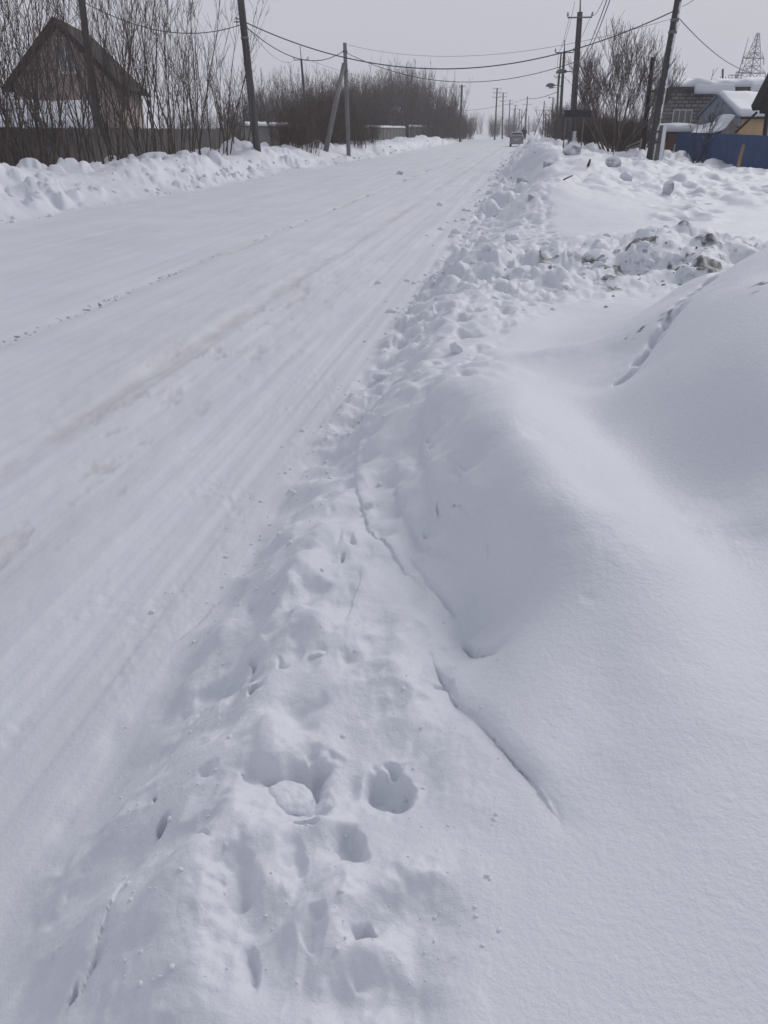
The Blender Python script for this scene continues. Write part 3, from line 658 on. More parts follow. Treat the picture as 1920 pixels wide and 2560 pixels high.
for px0, px1, py1, lab, arms, st in (
   (1237, 1243, 220, 'tallest triple crossarm pole right of the end of the left thicket', ((.15, 1.7, 2), (.9, 1.5, 2), (1.7, 1.6, 2)), 0),
   (1256, 1258, 231, 'second triple crossarm pole right of the left thicket', ((.15, 1.7, 2), (.9, 1.5, 2), (1.8, 1.3, 2)), 0),
   (1271, 1275, 250, 'double crossarm pole left of the grey minivan, third from the thicket', ((.15, 1.6, 2), (1.1, 1.7, 2)), 0),
   (1282, 1286, 271, 'fourth receding pole from the thicket, single low crossarm', ((.2, 2.0, 2),), 0),
   (1286, 1289, 262, 'fifth receding pole from the thicket, close beside the fourth', ((.2, 1.6, 2),), 0),
   (1297, 1299, 272, 'pale far pole above the grey minivan', ((.2, 1.3, 2),), 0),
   (1312, 1319, 241, 'single pole with diagonal strut standing above the grey minivan', ((1.9, 2.3, 2),), -13),
   (1302, 1305, 275, 'thin pole left of the strutted pole above the minivan', (), 0),
   (1313, 1313, 283, 'short far pole between strut and pole above the minivan', (), 0),
   (1322, 1322, 290, 'smallest far pole right of the strutted pole above the minivan', (), 0)):
    el = math.atan((1280 - py1) / F) - PITCH; D = min((9.6 - H) / math.tan(el), 290); b = base_on(px0, D); tp = top_on(px1, py1, b)
    pole('utility_pole', lab, b, tp, .17, .13, 'wood_pole', arms=arms, strut=((b + Vector((st * .22, 0, 0)), lerp(b, tp, .75), .12) if st else None), group=G, detail=False)
bl = base_on(641, 43); tl = top_on(594, -70, bl)
PL = pole('utility_pole', 'thick grey wooden pole standing in the left snowbank beside the road', bl, tl, .19, .16, 'wood_pole', collar=(2.6,), )
ar_ = MB().tube([Vector((0, 0, 0)), Vector((-.35, -.1, .12)), Vector((-.42, -.1, -.05)), Vector((-.15, -.1, -.05))], .025, 6)
o = ar_.build('cable_hook', M['steel_dark'], PL, True); o.location = top_on(608, 52, bl) - bl
bl2 = base_on(245, 44); tl2 = top_on(195, -70, bl2)
pole('utility_pole', 'dark brown pole rising among the saplings in front of the left house', bl2, tl2, .19, .16, 'wood_pole')
bm2 = base_on(871, 60); tm2 = top_on(862, 107, bm2)
PM = pole('utility_pole', 'concrete pole with slanted concrete strut in the left thicket', bm2, tm2, .15, .125, 'concrete', strut=(base_on(813, 57), top_on(860, 160, bm2), .17), collar=(.5, 1.6))
bm1 = base_on(770, 84); tm1 = top_on(753, 147, bm1)
pole('utility_pole', 'dark pole with insulator crossarm behind the left thicket', bm1, tm1, .14, .1, 'wood_pole', arms=((.1, 1.35, 2),), spike=.85)
bm3 = base_on(1150, 150); tm3 = top_on(1155, 212, bm3)
pole('utility_pole', 'dark pole half hidden behind the right end of the left thicket', bm3, tm3, .2, .16, 'wood_pole', arms=((.3, .9, 2),))
bq = base_on(1612, 50); tq = top_on(1632, 143, bq)
tag(MB().tube([bq - Vector((0, 0, .5)), lerp(bq, tq, .5), tq], [.16, .13, .11], 10).build('wooden_post', M['dark_wood'], smooth=True), 'black bare post between the bare tree and the leaning pole', 'post')
# small pole far behind the block house
bb = base_on(1804, 120); tb = top_on(1807, 172, bb)
pole('utility_pole', 'small distant pole showing above the snowy roof left of the pylon', bb, tb, .16, .13, 'wood_pole', arms=((1.2, .7, 2), (2.0, .6, 2)), detail=False)

# ------------------------------------------------------------------ wires
def wire(a, b, sag, r_, label, name='power_cable', n=26, cat='cable', group=None):
    a, b = Vector(a), Vector(b); P = []
    for i in range(n + 1):
        t = i / n; p = lerp(a, b, t); p.z -= sag * 4 * t * (1 - t); P.append(p)
    tag(MB().tube(P, r_, 6, False).build(name, M['cable'], smooth=True), label, cat, group)
def D_of(p): return -p.x * sy + p.y * cy
DL, DR, DM, D2 = D_of(bl), D_of(b1), D_of(bm2), D_of(b2)
aL = atD(612, 55, DL); aR = atD(1684, 28, DR)
wire(aL, aR, 2.05, .023, 'thick twisted cable crossing the road from the left pole to the leaning pole', n=40)
wire(atD(615, 67, DL), atD(861, 126, DM), .95, .023, 'slack thick cable from the left pole to the concrete pole')
wire(atD(866, 132, DM), atD(1440, 154, D2), 1.35, .018, 'thin cable from the concrete pole across the road to the street lamp pole', n=36)
wire(atD(1697, 45, DR), atD(1880, 182, 61), .35, .018, 'service cable dropping from the leaning pole to the block house roof')
wire(atD(150, -30, 38), atD(612, 58, DL), .9, .018, 'cable running from the left pole off the top left')
wire(atD(1445, 245, 120), atD(1400, 230, 120), 0, .01, 'short jumper wire behind the street lamp pole') if False else None
wire(atD(1318, 246, D_of(base_on(1312, 200))), atD(1397, 228, 117), .35, .04, 'distant cable spanning the road end between two poles')
wire(atD(1318, 246, 200), atD(900, 246, 150), 2.2, .03, 'distant wire over the left thicket')
wire(atD(1453, 148, D2), atD(1524, -20, 25), .25, .014, 'left one of two wires rising from the street lamp pole')
wire(atD(1457, 156, D2), atD(1532, -20, 25), .25, .014, 'right one of two wires rising from the street lamp pole')
wire(atD(1437, 4, D2), atD(1405, 118, 66), .45, .011, 'upper bare wire between the two nearest right verge poles', 'power_wire', cat='wire')
wire(atD(1424, 40, D2), atD(1396, 130, 66), .4, .011, 'left lower bare wire between the two nearest right verge poles', 'power_wire', cat='wire')
wire(atD(1478, 38, D2), atD(1422, 130, 66), .4, .011, 'right lower bare wire between the two nearest right verge poles', 'power_wire', cat='wire')
wire(atD(1478, 36, D2), atD(1520, -30, 30), .3, .011, 'bare wire from the right end of the nearest crossarm', 'power_wire', cat='wire')
wire(atD(1396, 132, 66), atD(1392, 200, 112), .5, .014, 'bare wire between the second and third right verge poles', 'power_wire', cat='wire')
wire(atD(620, 70, DL), atD(742, 145, 84), .8, .010, 'faint bare wire from the left pole to the dark crossarm pole', 'power_wire', cat='wire')
wire(atD(765, 147, 84), atD(1155, 214, 150), 1.2, .012, 'faint bare wire above the left thicket', 'power_wire', cat='wire')
wire(atD(870, 112, DM), atD(1675, 48, DR), 1.0, .008, 'faint bare wire high across the road', 'power_wire', cat='wire')
wire(atD(1706, 16, DR), atD(1800, -60, 30), .1, .012, 'thin wire leaving the leaning pole off the top right', 'power_wire', cat='wire')
wire(atD(1700, 58, DR), atD(1650, 140, 70), .2, .008, 'thin wire dropping behind the bare tree', 'power_wire', cat='wire')

# ------------------------------------------------------------------ trees and shrubs
def stems(mb, rr, n, hgt, spread, r0, twigs=5, base_r=.25, lean=.25, tw_len=.32, tw_r=.012, seg=6, sub=2, start=.25):
    for i in range(n):
        a = rr.random() * 6.283; rb = base_r * math.sqrt(rr.random())
        h = hgt * (.55 + .45 * rr.random()); o = Vector((math.cos(a) * rb, math.sin(a) * rb, -.15))
        ln = lean * (.3 + .9 * rr.random()); dr = Vector((math.cos(a) * ln, math.sin(a) * ln, 1)).normalized()
        P = [o]; d = dr.copy(); stp = h / seg
        for k in range(seg):
            d = (d + Vector((rr.gauss(0, .07), rr.gauss(0, .07), .05 + .03 * k * (spread < 1)))).normalized(); P.append(P[-1] + d * stp)
        R_ = [max(.007, r0 * (.6 + .4 * rr.random()) * (1 - .93 * k / seg)) for k in range(seg + 1)]
        mb[0].tube(P, R_, 5, False)
        for t in range(twigs):
            u = start + (1 - start) * rr.random() * .97; k = min(seg - 1, int(u * seg)); p = lerp(P[k], P[k + 1], u * seg - k)
            dd = (P[k + 1] - P[k]).normalized(); az = rr.random() * 6.283
            side = Vector((math.cos(az), math.sin(az), .1)); e = (dd * (.9 + rr.random() * .6) + side * (.45 + .5 * rr.random())).normalized()
            L_ = h * tw_len * (1.1 - .75 * u) * (.5 + rr.random()); q = [p]
            for m_ in range(3):
                e = (e + Vector((rr.gauss(0, .1), rr.gauss(0, .1), .14))).normalized(); q.append(q[-1] + e * L_ / 3)
            rt = max(tw_r, R_[k] * .45); mb[1].tube(q, [rt, rt * .75, rt * .5, tw_r * .45], 3, False)
            for s_ in range(sub):
                j = rr.randrange(1, 3); az = rr.random() * 6.283; f = (e + Vector((math.cos(az), math.sin(az), .3)) * .7).normalized(); g0 = lerp(q[j], q[j + 1], rr.random())
                l2 = L_ * (.25 + .3 * rr.random()); mb[1].tube([g0, g0 + f * l2 * .5, g0 + (f + Vector((0, 0, .25))).normalized() * l2], [tw_r * .8, tw_r * .6, tw_r * .35], 3, False)
def tree(name, label, base, cat='tree', group=None, trunk='bark', crown='bark', rz=0, scale=1, **kw):
    rr_ = random.Random(kw.pop('seed', 1)); t = thing(name, base, label, cat, group, rz); t.scale = (scale,) * 3
    A, B = MB(), MB(); stems((A, B), rr_, **kw)
    A.build('trunk', M[trunk], t, True); B.build('crown', M[crown], t, True)
    return t
# big bare tree by the block house
bt = base_on(1538, 50)
def big_tree():
    rr_ = random.Random(5); t = thing('bare_tree', bt, 'big bare many stemmed tree spreading in front of the block house', 'tree')
    A, B = MB(), MB()
    def grow(p, d, L_, r_, lev):
        P = [p]; dd = d.copy(); n = 5 if lev < 2 else 4
        for k in range(n):
            dd = (dd + Vector((rr_.gauss(0, .09), rr_.gauss(0, .09), .07 if lev else .05))).normalized(); P.append(P[-1] + dd * L_ / n)
        Rr = [max(.009, r_ * (1 - .62 * k / n)) for k in range(n + 1)]
        (A if lev < 1 else B).tube(P, Rr, 6 if lev < 2 else 3, False)
        if lev >= 4: return
        for c in range((5, 5, 5, 3)[lev]):
            u = .3 + .7 * (c + rr_.random()) / (5, 5, 5, 3)[lev]; u = min(u, .99); k = min(n - 1, int(u * n)); q = lerp(P[k], P[k + 1], u * n - k)
            az = rr_.random() * 6.283; out = Vector((math.cos(az), math.sin(az), 0))
            nd = ((P[k + 1] - P[k]).normalized() + out * (.36 + .3 * rr_.random()) + Vector((0, 0, .2))).normalized()
            grow(q, nd, L_ * (.52 + .2 * rr_.random()), Rr[k] * .55, lev + 1)
    for i, (ax_, ay_, L_, r_) in enumerate(((-.5, .1, 4.3, .12), (-.28, -.2, 4.6, .14), (-.05, .15, 4.7, .15), (.18, -.1, 4.7, .15), (.4, .2, 4.5, .13), (.6, 0, 4.2, .11), (-.75, .3, 3.7, .09))):
        grow(Vector((ax_ * .5, ay_ * .4, -.3)), Vector((ax_ * 1.0, ay_ * .6, 1)).normalized(), L_ * .7, r_ * .62, 0)
    A.build('trunk', M['bark'], t, True); B.build('crown', M['bark_light'], t, True)
big_tree()
# tall saplings on the left (reach above the frame)
labs = ['leftmost clump of tall bare saplings at the picture edge', 'tall bare sapling clump left of the gabled house peak', 'bare saplings growing right in front of the house gable',
 'bare saplings between the gable and the dark brown pole', 'bare sapling clump just right of the dark brown pole', 'dense sapling clump at the middle of the dark board fence', 'tall sapling clump three quarters along the dark board fence',
 'spreading saplings near the right end of the dark board fence', 'thin sapling clump left of the thick roadside pole', 'low leaning sapling clump beside the thick roadside pole']
for i, (px, D, h, n) in enumerate(((-25, 29, 8.6, 12), (40, 30, 8.2, 12), (110, 31, 8.4, 10), (170, 33, 8.6, 9), (255, 34, 9.0, 12), (325, 36, 9.5, 13), (395, 38, 9.5, 13), (465, 40, 9.2, 11), (525, 42, 8.0, 8), (590, 44, 3.6, 9))):
    b = base_on(px, D)
    tree('bare_sapling_clump', labs[i], b, 'sapling clump', 'tall bare saplings along the left fence', seed=20 + i, n=n, hgt=h, spread=1, r0=.042, twigs=13, base_r=.9, lean=.26, tw_len=.30, tw_r=.011, seg=8, sub=2, start=.1, crown='bark', trunk='bark')
# thicket prototypes, copied along the left
protos = []
for k in range(6):
    rr_ = random.Random(60 + k); A, B = MB(), MB()
    stems((A, B), rr_, n=30, hgt=8.0 if k < 4 else 3.2, spread=1, r0=.036 if k < 4 else .022, twigs=9, base_r=1.6 if k < 4 else 1.1, lean=.16 if k < 4 else .26, tw_len=.26 if k < 4 else .4, tw_r=.015 if k < 4 else .011, seg=6, sub=2, start=.04)
    A.v, A.f = A.v, A.f; A.add(B.v, B.f)
    me_o = A.build('bush', M[('bark', 'bark_red', 'bark_light', 'bark', 'bark_red', 'bark')[k]], smooth=True)
    protos.append(me_o)
used = [False] * 6; sites = []
rs = random.Random(9)
GT = 'tall bare bushes of the left thicket'
prof = [(560, 235), (640, 195), (700, 175), (760, 205), (850, 185), (940, 190), (1000, 165), (1060, 165), (1110, 200), (1150, 240), (1195, 285)]
def topy(px):
    for (a, b), (c, d) in zip(prof[:-1], prof[1:]):
        if a <= px <= c: return b + (d - b) * (px - a) / (c - a)
    return 250
for row, (Xb, y0, y1, n, f) in enumerate(((-26, 66, 200, 36, 1.0), (-22.8, 68, 190, 32, .93), (-32, 90, 220, 26, 1.0), (-16, 138, 190, 14, .86), (-29, 64, 90, 9, .8))):
    for i in range(n):
        y = y0 + (y1 - y0) * (i + rs.random() * .8) / n; x = Xb + rs.gauss(0, .9)
        D = -x * sy + y * cy; r_ = x * cy + y * sy; px = 960 + (r_ / D) * (F * cp + 955 * sp)
        if px > 1192: continue
        ty = topy(px) + rs.gauss(0, 20); ztop = H + D * math.tan(math.atan((1280 - ty) / F) - PITCH)
        g = hz(x, y); sc_ = max(.35, (ztop - g) * f / 8.0)
        sites.append((x, y, g, sc_, rs.randrange(4), ('tall bare bush behind the grey panel fence, left of the concrete pole' if px < 850 else 'tall bare bush behind the grey fence, right of the concrete pole' if px < 1020 else 'tall bare bush right of the grey fence corner' if px < 1110 else 'tall bare bush at the far right end of the left thicket'), GT))
for i in range(22):                                            # low front bushes before the grey fence
    px = 700 + 230 * (i + rs.random()) / 22; y = 55 + (px - 700) * .085 + rs.uniform(-3, 6); x = -14.6 + rs.gauss(0, .8)
    d = ray(px, 360); y = max(52, x / (d.x / d.y)); sites.append((x, y, hz(x, y), .5 + .45 * rs.random(), 4 + rs.randrange(2), 'low brushy bush in front of the grey panel fence', 'low bushes in front of the left grey fence'))
for i in range(7):
    px = 790 + 80 * (i + rs.random()) / 7; d = ray(px, 340); x = -16.2 + rs.gauss(0, .5); y = x / (d.x / d.y)
    sites.append((x, y, hz(x, y), .50 + .22 * rs.random(), rs.randrange(4), 'medium bare bush standing in front of the grey panel fence', 'medium bushes in front of the left grey fence'))
for i in range(12):
    y = 150 + 48 * (i + rs.random()) / 12; x = -14.0 + rs.gauss(0, .8); sites.append((x, y, hz(x, y), 1.0 + .6 * rs.random(), 4 + rs.randrange(2), 'low bush at the far right foot of the left thicket', 'low bushes at the far end of the left thicket'))
# undergrowth on the right, round the big tree
for i in range(30):
    px = rs.uniform(1442, 1625); D = rs.uniform(54, 66); b = base_on(px, D)
    sites.append((b.x, b.y, b.z, .5 + .22 * rs.random(), 4 + rs.randrange(2), 'dark brushy bush tangled behind the big bare tree', 'undergrowth behind the big bare tree'))
for i in range(10):
    px = rs.uniform(1385, 1500); D = rs.uniform(75, 110); b = base_on(px, D)
    sites.append((b.x, b.y, b.z, 1.0 + .3 * rs.random(), 4 + rs.randrange(2), 'brown bush behind the dark sign board', 'bushes behind the dark sign board'))
for i in range(3):
    px = 1500 + 60 * i; b = base_on(px, 72 + 4 * i); sites.append((b.x, b.y, b.z, .55 + .12 * rs.random(), rs.randrange(4), 'taller bare bush behind the big bare tree', 'tall bushes behind the big bare tree'))
# hazy trees where the road ends
for i in range(44):
    px = rs.uniform(1150, 1520); D = rs.uniform(250, 420); b = base_on(px, D)
    if 1290 < px < 1350: D = 420; b = base_on(px, D)
    big = .75 + .55 * rs.random() if px < 1280 else (.5 + .4 * rs.random())
    sites.append((b.x, b.y, b.z, big * .8 * D / 300, rs.randrange(4), 'hazy bare tree on the skyline at the end of the road', 'hazy skyline trees'))
for x, y, g, sc_, k, lab, grp in sites:
    o = protos[k]
    if used[k]: o = o.copy(); COL.objects.link(o)
    used[k] = True
    o.location = (x, y, g); o.scale = (sc_ * rs.uniform(.9, 1.15),) * 2 + (sc_,); o.rotation_euler = (0, 0, rs.random() * 6.28)
    tag(o, lab, 'bush', grp)
for u_, o in zip(used, protos):
    if not u_: bpy.data.objects.remove(o)

# ------------------------------------------------------------------ snow blankets
def blanket(name, P00, P10, P01, P11, thick, parent=None, seed=1, nx=40, ny=8, drop=.5, amp=.25, m='snow', edge=.35):
    """a rounded pillow of snow lying on the quad P00-P10 / P01-P11 (local coords)"""
    P00, P10, P01, P11 = map(Vector, (P00, P10, P01, P11)); vs = []; fs = []
    nrm = (P10 - P00).cross(P01 - P00).normalized()
    if nrm.z < 0: nrm = -nrm
    up = (nrm + Vector((0, 0, 1))).normalized()
    from mathutils import noise as nn
    for j in range(ny + 1):
        for i in range(nx + 1):
            u, v = i / nx, j / ny; p = lerp(lerp(P00, P10, u), lerp(P01, P11, u), v)
            wu = min(u, 1 - u) * (P10 - P00).length; wv = min(v, 1 - v) * (P01 - P00).length
            e = min(1, min(wu, wv) / edge); t = thick * math.sqrt(max(0, 1 - (1 - e) ** 2)) * (1 + amp * nn.noise(p * .9 + Vector((seed, 0, 0)))) + (.02 if e > 0 else -.02)
            vs.append(p + up * t)
    W_ = nx + 1
    for j in range(ny):
        for i in range(nx): fs.append((j * W_ + i, j * W_ + i + 1, (j + 1) * W_ + i + 1, (j + 1) * W_ + i))
    mb = MB(); mb.add(vs, fs)
    # underside
    lo = [lerp(lerp(P00, P10, i / nx), lerp(P01, P11, i / nx), j / ny) - up * .02 for j in range(ny + 1) for i in range(nx + 1)]
    o_ = len(mb.v); mb.v += [tuple(p) for p in lo]; mb.f += [tuple(reversed([a + o_ for a in f])) for f in fs]
    for i in range(nx):
        mb.f.append((i, i + 1, o_ + i + 1, o_ + i)); k = ny * W_; mb.f.append((k + i + 1, k + i, o_ + k + i, o_ + k + i + 1))
    for j in range(ny):
        mb.f.append(((j + 1) * W_, j * W_, o_ + j * W_, o_ + (j + 1) * W_)); k = nx; mb.f.append((j * W_ + k, (j + 1) * W_ + k, o_ + (j + 1) * W_ + k, o_ + j * W_ + k))
    return mb.build(name, M[m], parent, True)

# ------------------------------------------------------------------ fences
def board_fence(name, label, A, B, ztop, m, cap=.0, bw=.14, gap=.012, cat='fence', posts=None, jag=.03, zbot=-.2, seed=3, group=None):
    A = Vector(A); B = Vector(B); t = thing(name, (A.x, A.y, 0), label, cat, group, math.atan2(B.y - A.y, B.x - A.x))
    L_ = math.hypot(B.x - A.x, B.y - A.y); rr_ = random.Random(seed); mb = MB(); x = 0
    while x < L_:
        w_ = bw * (.85 + .3 * rr_.random()); z1 = ztop + rr_.gauss(0, jag)
        mb.box((x + w_ / 2, rr_.gauss(0, .006), (z1 + zbot) / 2), (w_, .025, z1 - zbot)); x += w_ + gap
    mb.build('boards', M[m], t)
    r_ = MB(); r_.box((L_ / 2, .06, ztop - .35), (L_, .06, .1)); r_.box((L_ / 2, .06, ztop * .4), (L_, .06, .1)); r_.build('rails', M[m], t)
    if cap: blanket('snow_cap', (0, -.12, ztop), (L_, -.12, ztop), (0, .12, ztop), (L_, .12, ztop), cap, t, seed, int(L_ * 2), 4, edge=.12, amp=.5)
    return t
board_fence('board_fence', 'dark weathered board fence behind the left snowbank', (-19.3, 22), (-19.3, 55.5), 1.98, 'fence_wood')
def panel_fence(name, label, A, B, ztop, m, pw=3.0, cap=.16, seed=1):
    A = Vector(A); B = Vector(B); t = thing(name, (A.x, A.y, 0), label, 'fence', None, math.atan2(B.y - A.y, B.x - A.x))
    L_ = math.hypot(B.x - A.x, B.y - A.y); n = max(1, round(L_ / pw)); pw = L_ / n
    for i in range(n):
        f = MB(); f.box((pw * (i + .5), 0, ztop / 2 - .1), (pw - .16, .06, ztop + .1))
        for zz in (.55, 1.1, 1.65): f.box((pw * (i + .5), -.035, zz), (pw - .3, .03, .04))
        f.build('panel', M[m], t)
        MB().box((pw * i, -.02, ztop / 2 - .08), (.15, .14, ztop + .2)).build('post', M[m], t)
    MB().box((pw * n, -.02, ztop / 2 - .08), (.15, .14, ztop + .2)).build('post', M[m], t)
    rr_ = random.Random(seed); x = 0
    while x < L_ - 1:
        l2 = min(L_ - x, rr_.uniform(4, 14))
        blanket('snow_cap', (x, -.16, ztop + .03), (x + l2, -.16, ztop + .03), (x, .16, ztop + .03), (x + l2, .16, ztop + .03), cap, t, seed + x, int(l2 * 2) + 2, 4, edge=.16, amp=.6); x += l2 + rr_.uniform(.05, .35)
    return t
panel_fence('panel_fence', 'long grey panel fence capped with snow behind the left bushes', (-19.3, 57.5), (-19.3, 137), 2.15, 'fence_concrete', 3.1, .24)
board_fence('board_fence', 'pale upright board fence with snow cap at the far end of the grey panels', (-19.0, 139), (-19.0, 178), 2.35, 'fence_brown', cap=.3, bw=.32, gap=.09, seed=7)

# blue sheet fence
def sheet_fence(label, A, B, zA, zB, zbot, m='blue', sheet=1.15, rails=True):
    A = Vector((A.x, A.y, 0)); B = Vector((B.x, B.y, 0)); t = thing('metal_fence', A, label, 'fence', None, math.atan2(B.y - A.y, B.x - A.x))
    L_ = (B - A).length; n = max(2, round(L_ / sheet)); w_ = L_ / n
    for i in range(n):
        mb = MB(); k = 10; vs = []; zt = zA + (zB - zA) * (i + .5) / n
        for j in range(k + 1):
            x = w_ * (i + j / k) + (.004 if j == 0 else 0); yy = -.018 if (j % 2) else .018
            vs += [(x, yy, zbot), (x, yy, zt)]
        fs = [(2 * j, 2 * j + 2, 2 * j + 3, 2 * j + 1) for j in range(k)]
        mb.add(vs, fs); mb.add([(a, b + .012, c) for a, b, c in vs], [tuple(reversed(f)) for f in fs]); mb.build('sheet', M[m], t)
    return t
fa = atD(1965, 340, 36); fb_ = atD(1692, 340, 54)
sheet_fence('long bright blue metal sheet fence on the right', fb_, fa, 1.80, 1.66, -.1)
fc = atD(1640, 340, 64); fd = atD(1692, 340, 60)
sheet_fence('short lower piece of blue fence behind the leaning pole', fc, fd, 1.15, 1.2, -.1)
def stake(px, D, hgt, r_, label, m='stake', lean=0):
    b = base_on(px, D); o = MB().tube([Vector((0, 0, -.4)), Vector((lean * .5, 0, hgt * .5)), Vector((lean, 0, hgt))], r_, 6).build('wooden_stake', M[m]); o.location = b
    tag(o, label, 'stake')
stake(1858, 37.0, .98, .075, 'yellow brown stake in the snow before the long blue fence', lean=.08)
stake(1661, 46, .85, .07, 'yellow brown stake just right of the leaning pole foot', lean=.06)
stake(1537, 41, .75, .018, 'thin straw coloured rod stuck in the snow below the big bare tree', lean=.05)
stake(1687, 52, .8, .025, 'bent white metal rod at the left end of the long blue fence', 'white_frame', .1)
b = base_on(1590, 48)
t = thing('wooden_rack', b, 'broken grey board rack half buried in snow left of the leaning pole', 'rack')
for a_, c_ in (((-.45, 0, .1), (.3, 0, .42)), ((-.5, 0, -.05), (.3, 0, .2)), ((.3, 0, -.2), (.32, 0, .55))):
    MB().tube([a_, c_], .05, 4).build('board', M['fence_brown'], t)

# ------------------------------------------------------------------ sign board on two posts
D = 48; bA = base_on(1409, D); bB = base_on(1456, D)
t = thing('sign_board', bA, 'dark rectangular board on posts in front of the street lamp pole', 'sign', None, YAW)
wv = (bB - bA).length; zc = atD(1430, 284, D).z - bA.z
MB().box((wv / 2 + .12, 0, zc), (1.45, .05, .34)).build('board', M['sign'], t, bevel=.01)
for x in (.05, wv): MB().tube([(x, .06, -.4), (x, .06, zc)], .035, 8).build('post', M['metal'], t, True)

# ------------------------------------------------------------------ buildings
def box_faces(mb, x0, x1, y0, y1, z0, z1): return mb.box(((x0 + x1) / 2, (y0 + y1) / 2, (z0 + z1) / 2), (x1 - x0, y1 - y0, z1 - z0))
def window(par, x, z, w_, h_, y=-.0, panes=3, glass='curtained', frame='white_frame', name='window'):
    f = MB(); d = .06; yy = y - .03
    box_faces(f, x - w_ / 2, x + w_ / 2, yy, yy + .05, z + h_ / 2 - d, z + h_ / 2); box_faces(f, x - w_ / 2, x + w_ / 2, yy, yy + .05, z - h_ / 2, z - h_ / 2 + d)
    for i in range(panes + 1):
        xx = x - w_ / 2 + (w_ - d) * i / panes; box_faces(f, xx, xx + d, yy + .002, yy + .05, z - h_ / 2 + d, z + h_ / 2 - d)
    o = f.build(name, M[frame], par)
    g = MB(); box_faces(g, x - w_ / 2 + .02, x + w_ / 2 - .02, yy + .02, yy + .04, z - h_ / 2 + .02, z + h_ / 2 - .02); g.build('pane', M[glass], o)
    s = MB(); box_faces(s, x - w_ / 2 - .08, x + w_ / 2 + .08, yy - .10, yy + .03, z - h_ / 2 - .06, z - h_ / 2 - .004); s.build('sill', M[frame], o)
    return o
K = 1 / 2171.0
# cinder block house: local frame faces the camera, x to the right
Dh = 62
hb = atD(1668, 340, Dh); he = atD(1925, 340, Dh); gz = .45
t = thing('block_house', (hb.x, hb.y, 0), 'grey cinder block house with thick snow on its roof', 'house', None, YAW)
def lx(px, D0=Dh): p = atD(px, 330, D0) - atD(1668, 330, D0); return p.length
def zz(py, D0=Dh): return atD(1700, py, D0).z
W = lx(1925); ztop = zz(224)
mb = MB(); box_faces(mb, 0, W, 0, 4.5, -.3, ztop); mb.build('wall', M['blocks'], t)
window(t, lx(1698), zz(292), lx(1722) - lx(1674), zz(275) - zz(311), panes=3)
window(t, lx(1808), zz(292), 1.3, zz(275) - zz(311), panes=3)
mb = MB(); box_faces(mb, -.25, W + .3, -.35, 4.9, ztop + .002, ztop + .16); mb.build('roof', M['slate'], t)
mb = MB()
for i in range(34): mb.tube([(-.25 + .13 * i, -.42, ztop + .12), (-.25 + .13 * i, .3, ztop + .2)], .045, 6)
mb.build('roof_edge', M['slate'], t, True)
blanket('roof_snow', (-.35, -.5, ztop + .17), (W + .3, -.5, ztop + .17), (-.35, 4.9, ztop + .55), (W + .3, 6.9, ztop + .5), .36, t, 5, 80, 18, edge=.5, amp=.8)
blanket('hanging_snow', (lx(1712), -.62, ztop - .28), (lx(1812), -.62, ztop - .28), (lx(1712), -.3, ztop + .3), (lx(1812), -.3, ztop + .3), .2, t, 8, 40, 8, edge=.5, amp=.9)
blanket('hanging_snow', (lx(1848), -.6, ztop - .1), (lx(1908), -.6, ztop - .1), (lx(1848), -.3, ztop + .3), (lx(1908), -.3, ztop + .3), .18, t, 9, 30, 8, edge=.3, amp=.5)
mb = MB(); mb.tube([(lx(1768), 1, ztop), (lx(1770), 1, ztop + 1.3)], .02, 5); mb.tube([(lx(1770), 1, ztop + .9), (lx(1780), 1, ztop + 1.4)], .015, 5); mb.build('antenna', M['metal'], t)

# yellow house with snow roof and blue grey gable
Dy = 53
yb = atD(1846, 330, Dy); t = thing('yellow_house', (yb.x, yb.y, 0), 'yellow plastered house with blue grey gable and smooth snow roof', 'house', None, YAW)
def ly(px, D0=Dy): return (atD(px, 330, D0).xy - atD(1846, 330, D0).xy).dot(Vector((cy, sy)))
def zy(py, D0=Dy): return atD(1850, py, D0).z
ze = zy(292); zr = zy(236, 56); x0 = ly(1832); x1 = ly(1990)
mb = MB(); box_faces(mb, ly(1848), x1, 0, 6.4, -.3, ze - .04); mb.build('wall', M['yellow'], t)
mb = MB(); box_faces(mb, ly(1846), x1 + .2, -.28, .0, ze - .12, ze - .02); mb.build('eave_board', M['dark_wood'], t)
mb = MB(); mb.prism([(x0 + .12, -.3, ze - .04), (x0 + .0, 3.2, zr - .05), (x0 + .12, 6.7, ze - .04)], (.1, 0, 0)); 
mb.prism([(x0 + .12, -.3, ze - .5), (x0 + .12, -.3, ze - .05), (x0 + .12, 6.7, ze - .05), (x0 + .12, 6.7, ze - .5)], (.1, 0, 0)); mb.build('gable', M['bluegrey'], t)
mb = MB(); mb.prism([(x0, -.35, ze - .02), (x1 + .3, -.35, ze - .02), (x1 + .3, 3.2, zr), (x0 - .15, 3.2, zr)], (0, 0, .07)); mb.prism([(x0 - .15, 3.2, zr), (x1 + .3, 3.2, zr), (x1 + .3, 6.8, ze - .02), (x0, 6.8, ze - .02)], (0, 0, .07)); mb.build('roof', M['bluegrey'], t)
blanket('roof_snow', (x0 + .02, -.42, ze + .04), (x1 + .3, -.42, ze + .04), (x0 - .12, 3.3, zr + .06), (x1 + .3, 3.3, zr + .06), .2, t, 3, 40, 14, edge=.22, amp=.3)
# the long slanting blue grey wind board in front of the block house
Dg = 57; P = [atD(1833, 232, Dg), atD(1796, 268, Dg), atD(1790, 325, Dg), atD(1850, 325, Dg), atD(1850, 292, Dg)]
mb = MB(); mb.prism(P, Vector((-sy * .12, cy * .12, 0))); o = mb.build('sheet_screen', M['bluegrey']); tag(o, 'blue grey slanted sheet screen joining the block house and the yellow house', 'screen')

